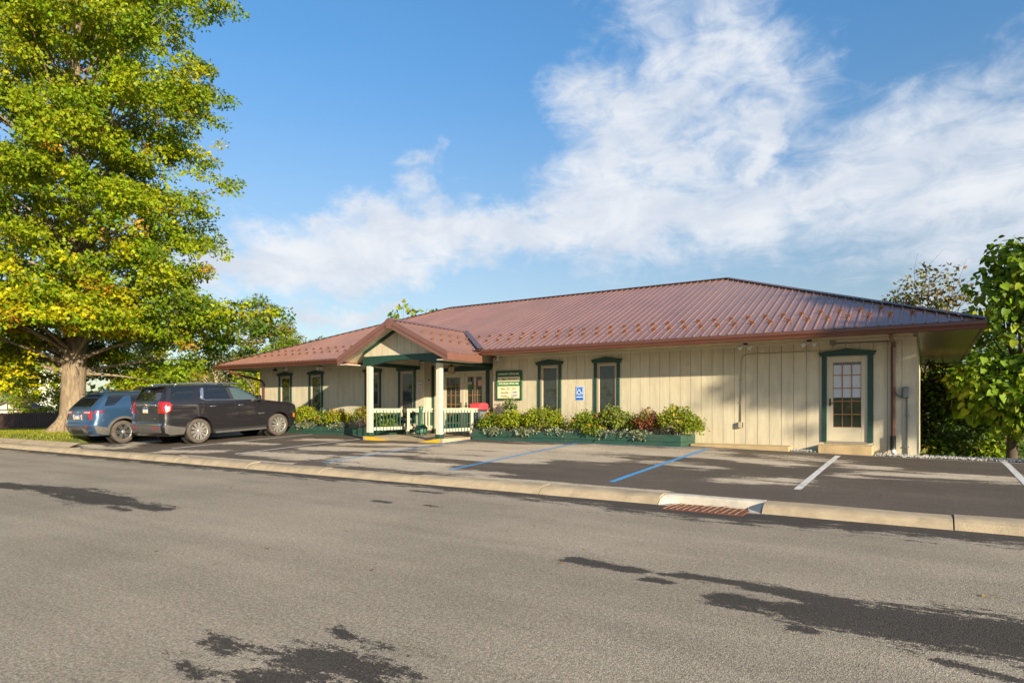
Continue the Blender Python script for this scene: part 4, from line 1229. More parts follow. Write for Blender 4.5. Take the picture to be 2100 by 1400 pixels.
    def patch(s, name, poly, m, parent, off=.004, skirt=.012, step=.09, side=1, rnd=.03, end=False, up=0.0):
        p = rounded(poly, rnd) if rnd > 0 else poly
        p = dens(p, step)
        v, f = fill(p, step)
        n = len(p)
        def mp(q, o):
            if end == 'rear': return (q[0], s.ry(q[0], q[1]) - o, q[1])
            if end == 'front': return (q[0], s.ry(q[0], q[1], True) + o, q[1] + o * up)
            return (side * (s.sx(q[0], q[1]) + o), q[0], q[1])
        mb = MB()
        flip = (side < 0) if not end else (end == 'front')
        if not end or True:
            mb.add([mp(q, off) for q in v], [q if not flip else q[::-1] for q in f], m, True)
        if skirt:
            vs = [mp(q, off) for q in p] + [mp(q, off - skirt) for q in p]
            mb.add(vs, [(i, i + n, (i + 1) % n + n, (i + 1) % n) for i in range(n)], m)
        return mb.build(name, parent)
    def line(s, name, pts, r, m, parent, off=.006, side=1):
        p = dens(pts, .1, False)
        mb = MB(); mb.tube([(side * (s.sx(y, z) + off), y, z) for y, z in p], r, m, 6)
        return mb.build(name, parent)

def make_wheel(R_, rim, wdt, style):
    t = MB()
    h = wdt / 2
    t.lathe([(rim, -h + .01), (rim + .015, -h), (R_ - .035, -h), (R_ - .008, -h + .02), (R_, -h + .06), (R_, h - .06), (R_ - .008, h - .02), (R_ - .035, h), (rim + .015, h), (rim, h - .012)], RUBBER, 36, axis='x')
    for k in range(40):
        a = 2 * math.pi * k / 40
        t.add([(x, (R_ + .002) * math.cos(a + d), (R_ + .002) * math.sin(a + d)) for x, d in ((-h + .05, 0), (h - .05, .02), (h - .05, .045), (-h + .05, .025))], [(0, 1, 2, 3)], BLACK)
    tm = t.mesh('tyre')
    r = MB()
    fm = SILVER
    r.lathe([(rim + .001, -h + .03), (rim - .01, h - .08), (rim - .006, h - .02), (rim + .006, h - .008), (rim + .008, h - .014)], fm, 36, axis='x')
    r.lathe([(rim - .008, h - .085), (0, h - .085)], BLACK, 24, axis='x')
    r.lathe([(0, h - .022), (.04, h - .022), (.06, h - .032), (.062, h - .08)], fm, 16, axis='x')
    if style == 'multi':
        ns = 22
        for k in range(ns):
            a = 2 * math.pi * k / ns + (.04 if k % 2 else -.04); wd0, wd1 = .010, .017
            ca, sa = math.cos(a), math.sin(a)
            def P_(rad, tan, x): return (x, rad * ca - tan * sa, rad * sa + tan * ca)
            v = [P_(.05, -wd0, h - .026), P_(.05, wd0, h - .026), P_(rim - .004, wd1, h - .018), P_(rim - .004, -wd1, h - .018),
                 P_(.05, -wd0, h - .075), P_(.05, wd0, h - .075), P_(rim - .004, wd1, h - .06), P_(rim - .004, -wd1, h - .06)]
            r.add(v, [(0, 1, 2, 3), (0, 3, 7, 4), (1, 5, 6, 2)], fm)
    else:
        ns = 6
        for k in range(ns):
            for dd, fmk in ((-.17, CHROME), (.17, CHROME), (0, PLASTD)):
                a = 2 * math.pi * k / ns + dd; ca, sa = math.cos(a), math.sin(a); wd = .016 if fmk is CHROME else .03
                def P_(rad, tan, x): return (x, rad * ca - tan * sa, rad * sa + tan * ca)
                ex = 0 if fmk is CHROME else -.014
                v = [P_(.05, -wd * .8, h - .03 + ex), P_(.05, wd * .8, h - .03 + ex), P_(rim - .01, wd * 1.3, h - .02 + ex), P_(rim - .01, -wd * 1.3, h - .02 + ex),
                     P_(.05, -wd, h - .08), P_(.05, wd, h - .08), P_(rim - .01, wd, h - .06), P_(rim - .01, -wd, h - .06)]
                r.add(v, [(0, 1, 2, 3), (0, 3, 7, 4), (1, 5, 6, 2)], fmk)
    return tm, r.mesh('rim')
def add_wheels(car, parent, meshes, track, off=.0):
    for a in car.ax:
        for sg_ in (1, -1):
            o = obj('wheel', None, parent, (sg_ * track, a, car.zw), (0, 0, 0 if sg_ > 0 else math.pi))
            obj('tyre', meshes[0], o); obj('rim', meshes[1], o)
def plate(parent, y, z, tilt=0.0, x=0.0):
    p = obj('licence_plate', None, parent, (x, y, z), (tilt, 0, 0))
    mb = MB(); mb.box(-.152, .152, -.006, 0, -.076, .076, WHITEM, .003); mb.build('plate', p)
    mb = MB(); mb.box(-.148, .148, -.008, -.0065, .042, .072, mat('plate_blue', (.05, .10, .30), .4)); mb.box(-.148, .148, -.008, -.0065, -.072, -.046, mat('plate_yellow', (.70, .46, .08), .4)); mb.build('plate_band', p)
def side_mirror(parent, x, y, z, m):
    mb = MB()
    mb.tube([(x - .03, y, z - .03), (x + .08, y - .02, z - .02)], .03, PLASTD, 8)
    mb.box(x + .05, x + .27, y - .06, y + .06, z - .05, z + .15, m, .035)
    mb.build('side_mirror', parent)

# ---- large dark SUV
PD = paint('graphite_paint', (0.0195, 0.0185, 0.0225))
suv = thing('parked_suv', 'large dark graphite suv parked nose in beside the planter', 'suv', (-21.04, 10.98, 0), None)
ys0 = 10.98
zr_, zf_ = z_lot(-21, ys0 + 1.24), z_lot(-21, ys0 + 4.31)
pit = math.atan2(zf_ - zr_, 3.07)
suv.location.z = zr_ - math.tan(pit) * 1.24
suv.rotation_euler = (pit, 0, 0)
C1 = Car(w=[(.28, .955), (.42, .985), (.6, 1.012), (.8, 1.022), (1.02, 1.012), (1.08, 1.022), (1.2, 1.012), (1.36, .985), (1.42, .962), (1.6, .90), (1.80, .825), (1.86, .79), (1.885, .745)],
         yr=[(.28, .16), (.40, .05), (.52, .0), (.66, .0), (.68, .035), (.90, .05), (1.0, .055), (1.34, .075), (1.42, .11), (1.80, .30), (1.86, .34), (1.885, .40)],
         yf=[(.28, 5.14), (.42, 5.26), (.6, 5.33), (.95, 5.33), (1.10, 5.29), (1.17, 5.18), (1.22, 4.86), (1.29, 4.30), (1.335, 4.0), (1.36, 3.92), (1.60, 3.43), (1.80, 2.99), (1.86, 2.82), (1.885, 2.68)],
         rcr=[(.28, .20), (1.3, .20), (1.5, .24), (1.885, .22)], rcf=[(.28, .5), (1.05, .48), (1.2, .5), (1.34, .55), (1.885, .4)],
         axles=(1.24, 4.31), zt=1.885, z0=.30, ra=.475)
C1.zw = .405
rows = [.30, .40, .52, .60, .66, .68, .78, .90, 1.0, 1.1, 1.2, 1.28, 1.34, 1.42, 1.5, 1.6, 1.7, 1.8, 1.86, 1.885]
frows = [.30, .42, .52, .6, .78, .95, 1.05, 1.10, 1.14, 1.17, 1.195, 1.22, 1.25, 1.27, 1.29, 1.31, 1.335, 1.36, 1.45, 1.55, 1.65, 1.75, 1.8, 1.84, 1.86, 1.885]
obj('body', C1.body(PD, PLASTD, rows, frows), suv)
C1.well(suv)
for sd in (1, -1):
    d = C1.patch('door', [(1.42, 1.40), (1.42, 1.05), (1.66, .85), (1.80, .55), (2.52, .50), (2.56, 1.40)], PD, suv, .005, side=sd, rnd=.05)
    d2 = C1.patch('door', [(2.585, 1.40), (2.545, .50), (3.74, .50), (3.80, .9), (3.80, 1.335)], PD, suv, .005, side=sd, rnd=.05)
    for dd, hy in ((d, 1.62), (d2, 2.66)):
        mb = MB(); q = [(sd * (C1.sx(hy + .22 * t, 1.19) + (.035 if 0 < t < 1 else .012)), hy + .22 * t, 1.19) for t in (0, .15, .5, .85, 1)]
        mb.tube(q, .016, CHROME, 6); mb.build('handle', dd)
    C1.patch('window', [(.36, 1.46), (.47, 1.82), (1.26, 1.82), (.98, 1.45)], CGLASS, suv, .006, side=sd)
    C1.patch('window', [(1.50, 1.42), (1.62, 1.81), (2.31, 1.80), (2.42, 1.40)], CGLASS, suv, .008, side=sd)
    C1.patch('window', [(2.55, 1.395), (2.46, 1.80), (2.80, 1.775), (3.05, 1.68), (3.48, 1.385)], CGLASSL, suv, .008, side=sd)
    C1.patch('pillar_cover', [(2.43, 1.40), (2.32, 1.80), (2.445, 1.80), (2.54, 1.395)], PLASTD, suv, .007, side=sd, rnd=0.01)
    C1.line('chrome_trim', [(1.42, 1.80), (1.36, 1.455), (1.48, 1.41), (2.4, 1.385), (3.50, 1.37)], .013, CHROME, suv, .012, sd)
    C1.patch('chrome_pillar', [(1.375, 1.46), (1.455, 1.81), (1.53, 1.81), (1.44, 1.44)], CHROME, suv, .010, side=sd, rnd=.01)
    C1.patch('tail_light', [(.07, 1.40), (.10, 1.03), (.20, 1.035), (.33, 1.12), (.36, 1.28), (.30, 1.38)], TAILR, suv, .014, side=sd, rnd=.03, step=.05)
    tl = C1.patch('tail_light', [(sd * .70, 1.40), (sd * .715, 1.03), (sd * .952, 1.03), (sd * .948, 1.40)], TAILR, suv, .014, end='rear', rnd=.03, step=.05)
    C1.patch('reversing_lamp', [(.15, 1.24), (.155, 1.06), (.27, 1.12), (.29, 1.25)], TAILW, suv, .018, side=sd, rnd=.02, step=.05)
    C1.patch('reflector', [(sd * .50, .60), (sd * .50, .54), (sd * .76, .55), (sd * .80, .60)], TAILR, suv, .016, end='rear', rnd=.015, step=.08)
    C1.patch('lower_cladding', [(.09, .68), (.13, .42), (.30, .34), (.72, .34), (.80, .55), (.45, .60), (.22, .66)], PLASTIC, suv, .008, side=sd, rnd=.02)
    C1.patch('sill_cladding', [(1.74, .335), (1.74, .42), (3.80, .42), (3.80, .335)], PLASTD, suv, .006, side=sd, rnd=.01)
    mb = MB(); mb.box(min(sd * .93, sd * 1.045), max(sd * .93, sd * 1.045), 1.80, 3.76, .285, .345, PLASTIC, .015); mb.build('running_board', suv)
    mb = MB(); mb.box(min(sd * 1.0, sd * 1.05), max(sd * 1.0, sd * 1.05), 1.82, 3.74, .3455, .353, CHROME); mb.build('running_board_trim', suv)
    mb = MB(); zr = [(sd * .70, .62, 1.925), (sd * .70, .75, 1.955), (sd * .70, 1.5, 1.965), (sd * .69, 2.6, 1.955), (sd * .69, 2.95, 1.93), (sd * .69, 3.02, 1.895)]
    mb.tube(zr, [.014, .017, .018, .018, .016, .012], CHROME, 8); mb.build('roof_rail', suv)
    C1.patch('side_marker', [(4.93, .80), (4.93, .66), (5.02, .64), (5.02, .78)], AMBERL, suv, .012, side=sd, rnd=.02, step=.05)
    C1.patch('headlight', [(sd * .42, 1.06), (sd * .44, .92), (sd * .66, .92), (sd * .68, 1.07)], HEADL, suv, .012, end='front', rnd=.03, step=.06)
    C1.line('body_crease', [(.36, 1.285), (1.0, 1.285), (1.62, 1.262)], .008, PD, suv, .004, sd)
    # arch lips
    for a in C1.ax:
        mb = MB(); mb.tube([(sd * (C1.sx(a + C1.ra * math.cos(t), .405 + C1.ra * math.sin(t)) + .004), a + C1.ra * math.cos(t), .405 + C1.ra * math.sin(t)) for t in [R(-8) + R(196) * i / 24 for i in range(25)]], .013, PD, 6, caps=True)
        mb.build('arch_lip', suv)
side_mirror(suv, .96, 3.42, 1.36, PD)
mb = MB(); mb.tube([(-.93, 3.42, 1.33), (-1.04, 3.40, 1.34)], .03, PLASTD, 8); mb.box(-1.23, -1.01, 3.36, 3.48, 1.31, 1.51, PD, .035); mb.build('side_mirror', suv)
C1.patch('rear_window', [(-.72, 1.45), (-.64, 1.79), (.64, 1.79), (.72, 1.45)], CGLASS, suv, .006, end='rear', rnd=.05)
C1.patch('windscreen', [(-.74, 1.38), (-.64, 1.82), (.64, 1.82), (.74, 1.38)], CGLASS, suv, .006, end='front', rnd=.05, up=.8)
C1.patch('bumper_cladding', [(-.88, .65), (-.86, .42), (.86, .42), (.88, .65)], PLASTIC, suv, .012, end='rear', rnd=.02)
C1.line  # (side trims above share this helper)
mb = MB(); mb.tube([(x, C1.ry(x, 1.30) - .012, 1.30 - .02 * abs(x / .6) ** 3) for x in [-.62 + .062 * i for i in range(21)]], .026, CHROME, 6); mb.build('chrome_bar', suv)
C1.patch('plate_recess', [(-.46, 1.21), (-.38, 1.03), (.38, 1.03), (.46, 1.21)], PLASTD, suv, .007, end='rear', rnd=.03)
plate(suv, C1.ry(0, 1.12) - .010, 1.115)
C1.patch('bumper_step', [(-.90, .70), (-.90, .66), (.90, .66), (.90, .70)], CHROME, suv, .014, end='rear', rnd=.005, step=.15)
mb = MB()
mb.prism([(-.66, 1.845), (-.70, 1.89), (.70, 1.89), (.66, 1.845)], 'y', .12, .42, PD); mb.build('spoiler', suv)
EMB = mat('emblem_gold', (0.30, 0.24, 0.12), 0.25, metal=0.7)
mb = MB(); mb.prism([(-.075, 1.282), (-.03, 1.282), (-.03, 1.268), (.03, 1.268), (.03, 1.282), (.085, 1.282), (.075, 1.318), (.03, 1.318), (.03, 1.332), (-.03, 1.332), (-.03, 1.318), (-.085, 1.318)], 'y', C1.ry(0, 1.3) - .05, C1.ry(0, 1.3) - .02, EMB); mb.build('emblem', suv)
text('TAHOE', .075, CHROME, suv, (.0, C1.ry(0, 1.235) - .010, 1.235), sx=1.25, bold=.003)
text('TAHOE', .06, CHROME, suv, (C1.sx(3.58, .86) + .010, 3.56, .86), (R(90), 0, R(90)), sx=1.35, bold=.003)
text('LT', .05, CHROME, suv, (.55, C1.ry(.55, .86) - .010, .86), bold=.003)
W1 = make_wheel(.405, .285, .28, 'multi')
add_wheels(C1, suv, W1, .865)

# ---- blue crossover
PB = paint('blue_paint', (0.030, 0.075, 0.150), 0.4, 0.3)
cuv = thing('parked_suv', 'blue crossover suv with grey wheel arches parked under the big tree', 'suv', (-23.96, 10.25, 0), None)
y0b = 10.25
zr_, zf_ = z_lot(-24, y0b + 1.05), z_lot(-24, y0b + 4.12)
pit = math.atan2(zf_ - zr_, 3.07)
cuv.location.z = zr_ - math.tan(pit) * 1.05; cuv.rotation_euler = (pit, 0, 0)
C2 = Car(w=[(.28, .93), (.42, .965), (.6, .985), (.85, 1.0), (1.0, .995), (1.1, .99), (1.24, .955), (1.3, .93), (1.5, .855), (1.64, .78), (1.70, .735), (1.72, .70)],
         yr=[(.28, .20), (.40, .08), (.5, .03), (.62, .0), (.70, .0), (.74, .05), (1.0, .075), (1.15, .10), (1.22, .15), (1.30, .22), (1.56, .48), (1.66, .62), (1.70, .69), (1.72, .75)],
         yf=[(.28, 5.0), (.42, 5.12), (.6, 5.19), (.85, 5.18), (.98, 5.10), (1.04, 4.9), (1.12, 4.45), (1.18, 4.10), (1.22, 3.98), (1.45, 3.40), (1.62, 2.92), (1.70, 2.62), (1.72, 2.5)],
         rcr=[(.28, .30), (1.2, .30), (1.4, .28), (1.72, .22)], rcf=[(.28, .5), (.98, .48), (1.2, .55), (1.72, .4)],
         axles=(1.05, 4.12), zt=1.72, z0=.30, ra=.455)
C2.zw = .385
rows = [.30, .40, .5, .62, .70, .74, .85, 1.0, 1.08, 1.15, 1.22, 1.30, 1.38, 1.46, 1.56, 1.62, 1.66, 1.70, 1.72]
frows = [.30, .42, .52, .6, .72, .85, .92, .98, 1.01, 1.04, 1.07, 1.1, 1.12, 1.15, 1.18, 1.22, 1.3, 1.38, 1.45, 1.54, 1.62, 1.66, 1.70, 1.72]
obj('body', C2.body(PB, PLASTD, rows, frows), cuv)
C2.well(cuv)
for sd in (1, -1):
    C2.patch('door', [(1.30, 1.27), (1.34, 1.0), (1.56, .70), (1.62, .52), (2.36, .50), (2.40, 1.24)], PB, cuv, .005, side=sd, rnd=.05)
    C2.patch('door', [(2.43, 1.24), (2.39, .50), (3.50, .50), (3.60, .9), (3.62, 1.2)], PB, cuv, .005, side=sd, rnd=.05)
    C2.patch('window', [(.50, 1.29), (.69, 1.60), (1.22, 1.62), (1.02, 1.47), (.80, 1.30)], CGLASS, cuv, .006, side=sd, rnd=.02)
    C2.patch('window_band', [(.72, 1.61), (.76, 1.66), (2.2, 1.67), (2.2, 1.61)], PLASTD, cuv, .004, side=sd, rnd=.01)
    C2.patch('window', [(1.36, 1.28), (1.40, 1.60), (2.18, 1.61), (2.34, 1.26)], CGLASS, cuv, .008, side=sd)
    C2.patch('window', [(2.46, 1.26), (2.32, 1.60), (2.60, 1.59), (2.95, 1.49), (3.45, 1.24)], CGLASS, cuv, .008, side=sd)
    # grey arch band
    for a in C2.ax:
        t = [R(2) + R(176) * i / 20 for i in range(21)]
        poly = [(a + .46 * math.cos(q), .385 + .46 * math.sin(q)) for q in t] + [(a + .545 * math.cos(q), .385 + .535 * math.sin(q)) for q in t[::-1]]
        C2.patch('arch_cladding', poly, PLASTIC, cuv, .022, skirt=.03, side=sd, rnd=0, step=.09)
    C2.patch('lower_cladding', [(.13, .66), (.22, .40), (.40, .33), (.62, .33), (.60, .56), (.38, .60)], PLASTIC, cuv, .012, side=sd, rnd=.02)
    C2.patch('sill_cladding', [(1.55, .32), (1.55, .46), (3.62, .46), (3.62, .32)], PLASTIC, cuv, .014, side=sd, rnd=.01)
    C2.patch('tail_light', [(sd * .36, 1.13), (sd * .40, 1.04), (sd * .68, 1.035), (sd * .80, .84), (sd * .868, .84), (sd * .852, 1.13)], TAILR, cuv, .014, end='rear', rnd=.02, step=.06)
    C2.patch('tail_light', [(.19, 1.13), (.185, 1.06), (.30, 1.055), (.50, 1.125)], TAILR, cuv, .014, side=sd, rnd=.015, step=.05)
    C2.patch('tail_light_strip', [(sd * .46, 1.10), (sd * .47, 1.07), (sd * .78, 1.07), (sd * .79, 1.10)], TAILW, cuv, .019, end='rear', rnd=.01, step=.06)
    C2.patch('reflector', [(sd * .60, .66), (sd * .60, .60), (sd * .76, .60), (sd * .78, .66)], TAILR, cuv, .016, end='rear', rnd=.01, step=.06)
    C2.patch('bumper_trim', [(sd * .42, .56), (sd * .56, .43), (sd * .60, .43), (sd * .47, .56)], CHROME, cuv, .018, end='rear', rnd=.01, step=.06)
    mb = MB(); mb.tube([(sd * .66, .95, 1.755), (sd * .665, 1.1, 1.79), (sd * .665, 2.3, 1.80), (sd * .655, 2.6, 1.765)], [.012, .018, .018, .012], PLASTD, 8); mb.build('roof_rail', cuv)
    C2.patch('headlight', [(sd * .45, .98), (sd * .45, .90), (sd * .62, .90), (sd * .64, .98)], HEADL, cuv, .012, end='front', rnd=.02, step=.06)
    mb = MB(); mb.tube([(sd * .90, 3.4, 1.22), (sd * 1.0, 3.38, 1.24)], .03, PLASTD, 8); mb.box(min(sd * .98, sd * 1.18), max(sd * .98, sd * 1.18), 3.33, 3.44, 1.2, 1.36, PB, .03); mb.build('side_mirror', cuv)
C2.patch('rear_window', [(-.66, 1.28), (-.62, 1.60), (.62, 1.60), (.66, 1.28)], CGLASS, cuv, .006, end='rear', rnd=.06)
C2.patch('windscreen', [(-.74, 1.24), (-.64, 1.64), (.64, 1.64), (.74, 1.24)], CGLASS, cuv, .006, end='front', rnd=.05, up=.8)
C2.patch('bumper_cladding', [(-.62, .62), (-.60, .36), (.60, .36), (.62, .62)], PLASTIC, cuv, .010, end='rear', rnd=.03)
C2.patch('lower_diffuser', [(-.40, .50), (-.36, .37), (.36, .37), (.40, .50)], PLASTD, cuv, .016, end='rear', rnd=.03)
mb = MB(); mb.box(-.62, .62, .50, .80, 1.665, 1.70, PB, .012); mb.build('spoiler', cuv)
mb = MB(); mb.prism([(.0, 1.765), (-.14, 1.765), (-.16, 1.79), (-.02, 1.86)], 'x', -.02, .02, PB); mb.build('aerial_fin', cuv, (0, 1.05, 0))
plate(cuv, C2.ry(0, .93) - .010, .93)
mb = MB(); mb.prism([(-.06, 1.065), (-.025, 1.065), (-.025, 1.055), (.025, 1.055), (.025, 1.065), (.07, 1.065), (.06, 1.092), (.025, 1.092), (.025, 1.102), (-.025, 1.102), (-.025, 1.092), (-.07, 1.092)], 'y', C2.ry(0, 1.08) - .015, C2.ry(0, 1.08) - .004, CHROME); mb.build('emblem', cuv)
PINK = mat('ribbon_pink', (0.62, 0.40, 0.42), 0.5)
for xx in (-.25, .28):
    mb = MB(); yy = C2.ry(xx, .92) - .008
    mb.tube([(xx - .05, yy, .84), (xx + .03, yy, .96), (xx + .035, yy, .995), (xx, yy, 1.01), (xx - .035, yy, .995), (xx - .03, yy, .96), (xx + .05, yy, .84)], .010, PINK, 5); mb.build('ribbon_sticker', cuv)
W2_ = make_wheel(.385, .255, .26, 'double')
add_wheels(C2, cuv, W2_, .85)

# ================================================================== vegetation
SHAPES = {
    'rhomb': ([(0, 0, 0), (-.30, .45, .07), (0, 1, -.05), (.30, .45, .07)], [(0, 3, 2), (0, 2, 1)]),
    'oak': ([(0, 0, 0), (-.46, .30, .05), (-.16, .52, .03), (-.34, .80, .02), (0, 1, -.08), (.34, .80, .02), (.16, .52, .03), (.46, .30, .05)], [(0, 2, 1), (0, 6, 2), (0, 7, 6), (2, 4, 3), (2, 6, 4), (6, 5, 4)]),
    'heart': ([(0, .02, 0), (-.28, -.08, .03), (-.46, .2, .07), (-.33, .58, .04), (0, 1, -.12), (.33, .58, .04), (.46, .2, .07), (.28, -.08, .03)], [(0, 2, 1), (0, 3, 2), (0, 4, 3), (0, 5, 4), (0, 6, 5), (0, 7, 6)]),
}
def leaf_arrays(cen, tip, nrm, size, col, shape):
    pts, tris = SHAPES[shape]
    pts = np.array(pts); tris = np.array(tris); k = len(pts); n = len(cen)
    tip = tip / np.linalg.norm(tip, axis=1, keepdims=True)
    side = np.cross(tip, nrm); l = np.linalg.norm(side, axis=1, keepdims=True); side = side / np.maximum(l, 1e-6)
    up = np.cross(side, tip)
    V = cen[:, None, :] + size[:, None, None] * (side[:, None, :] * pts[None, :, 0:1] + tip[:, None, :] * pts[None, :, 1:2] + up[:, None, :] * pts[None, :, 2:3])
    F = (np.arange(n)[:, None, None] * k + tris[None]).reshape(-1, 3)
    return V.reshape(-1, 3), F, np.repeat(col, k, axis=0)
def np_mesh(name, V, F, colr, mt):
    me = bpy.data.meshes.new(name)
    me.vertices.add(len(V)); me.vertices.foreach_set('co', V.astype(np.float32).ravel())
    me.loops.add(F.size); me.loops.foreach_set('vertex_index', F.astype(np.int32).ravel())
    me.polygons.add(len(F)); me.polygons.foreach_set('loop_start', np.arange(0, F.size, 3, dtype=np.int32))
    me.materials.append(mt)
    a = me.attributes.new('leafcol', 'FLOAT_COLOR', 'POINT')
    c4 = np.ones((len(V), 4), np.float32); c4[:, :3] = colr
    a.data.foreach_set('color', c4.ravel())
    me.update(calc_edges=True); me.validate()
    return me
def rand_dir(n):
    d = RNG.normal(size=(n, 3)); return d / np.linalg.norm(d, axis=1, keepdims=True)
def clump_leaves(clumps, size, shape, droop=0.2, up=0.8, jit=0.16, shell=0.45, var=0.28):
    """clumps: (centre, (rx,ry,rz), n, colour). Leaves fill each flattened clump, thicker to its outside"""
    A = []
    for c, rad, n, colr in clumps:
        d = rand_dir(n); r = shell + (1 - shell) * RNG.random(n) ** 0.6
        q = d * r[:, None]
        cen = np.array(c) + q * np.array(rad)
        cen[:, 2] -= droop * rad[0] * (q[:, 0] ** 2 + q[:, 1] ** 2)
        tip = q * np.array([1, 1, .5]) + rand_dir(n) * .7; tip[:, 2] -= .25
        nr = rand_dir(n) * .75 + np.array([0, 0, up]) + q * .35
        s = size * (1 + RNG.normal(size=n) * .22).clip(.5, 1.5)
        k = np.array(colr)[None, :] * (1 + RNG.normal(size=(n, 1)) * var).clip(.45, 1.7) * (1 + RNG.normal(size=(n, 3)) * .08)
        A.append((cen, tip, nr, s, k.clip(.003, .8)))
    return leaf_arrays(*[np.concatenate([a[i] for a in A]) for i in range(5)], shape)
def limb(mb, a, b, r0, r1, m, sag=.1, n=5, seed=0):
    a, b = Vector(a), Vector(b); rr = random.Random(seed)
    L = (b - a).length
    pts = []; rs = []
    o = Vector((rr.uniform(-1, 1), rr.uniform(-1, 1), rr.uniform(.2, 1))) * L * sag
    for i in range(n + 1):
        t = i / n; pts.append(a.lerp(b, t) + o * math.sin(math.pi * t)); rs.append(r0 + (r1 - r0) * t ** .7)
    mb.tube(pts, rs, m, 6, caps=False)
    return pts
def pal(cols, w=None):
    i = RNG.choice(len(cols), p=w); return np.array(cols[i])
def tree(name, label, base, lobes, nclump, nleaf, size, cols, w=None, trunk=.16, bark=None, shape='rhomb', group=None, cs=(.55, .3), cat='tree', nlimb=10, top=None, droop=.2, colfn=None, up=.8, bare=0, lean=(0, 0)):
    """a tree of clumps scattered on the outside of its crown lobes, with trunk and limbs"""
    bark = bark or BARK
    t = thing(name, label, cat, base, None, group)
    vol = np.array([l[3] * l[4] + l[3] * l[5] for l in lobes]); vol = vol / vol.sum()
    cl = []
    for i in range(nclump):
        l = lobes[RNG.choice(len(lobes), p=vol)]
        d = rand_dir(1)[0]; r = .35 + .65 * RNG.random() ** .45
        c = np.array(l[:3]) + d * r * np.array(l[3:6])
        s = cs[0] * (0.7 + .6 * RNG.random())
        cl.append((c, (s, s, s * cs[1] / cs[0]), max(4, int(nleaf * (.7 + .6 * RNG.random()))), colfn(c) if colfn else pal(cols, w)))
    V, F, C = clump_leaves(cl, size, shape, droop, up)
    if trunk > 0:
        mb = MB()
        zt = top if top else max(l[2] + l[5] * .5 for l in lobes)
        lc = max(lobes, key=lambda l: l[2])
        pts = [(0, 0, -.25), (0, 0, .15), (lean[0] * .3, lean[1] * .3, zt * .3), (lean[0] * .8 + .1 * trunk, lean[1] * .8, zt * .65), (lean[0] + lc[0] * .6, lean[1] + lc[1] * .6, zt)]
        mb.tube(pts, [trunk * 1.35, trunk * 1.05, trunk * .9, trunk * .55, trunk * .15], bark, 9, caps=False)
        pick = sorted(range(len(cl)), key=lambda i: RNG.random())[:nlimb]
        for i in pick:
            c = cl[i][0]; h = min(c[2] * .75, zt * .9); f = h / zt
            limb(mb, (pts[2][0] * f, pts[2][1] * f, h), c, trunk * (.55 - .3 * f), trunk * .06, bark, .08, 5, i)
        for i in range(bare):
            c = np.array(lobes[i % len(lobes)][:3]) + rand_dir(1)[0] * np.array(lobes[i % len(lobes)][3:6]) * 1.05
            h = min(c[2] * .6, zt * .8)
            p = limb(mb, (0, 0, max(h, .4)), c, trunk * .45, trunk * .05, bark, .1, 6, 900 + i)
            for j in range(3):
                limb(mb, p[3], np.array(p[6]) + rand_dir(1)[0] * .9, trunk * .15, trunk * .03, bark, .1, 3, 500 + i * 7 + j)
        mb.build('trunk', t)
    obj('crown', np_mesh('crown', V, F, C, LEAF), t)
    return t

YG = (0.30, 0.33, 0.012); GG = (0.185, 0.26, 0.014); DG = (0.075, 0.13, 0.014); YY = (0.46, 0.40, 0.010); OR = (0.42, 0.175, 0.018); OL = (0.19, 0.17, 0.045); BL = (0.075, 0.12, 0.045)

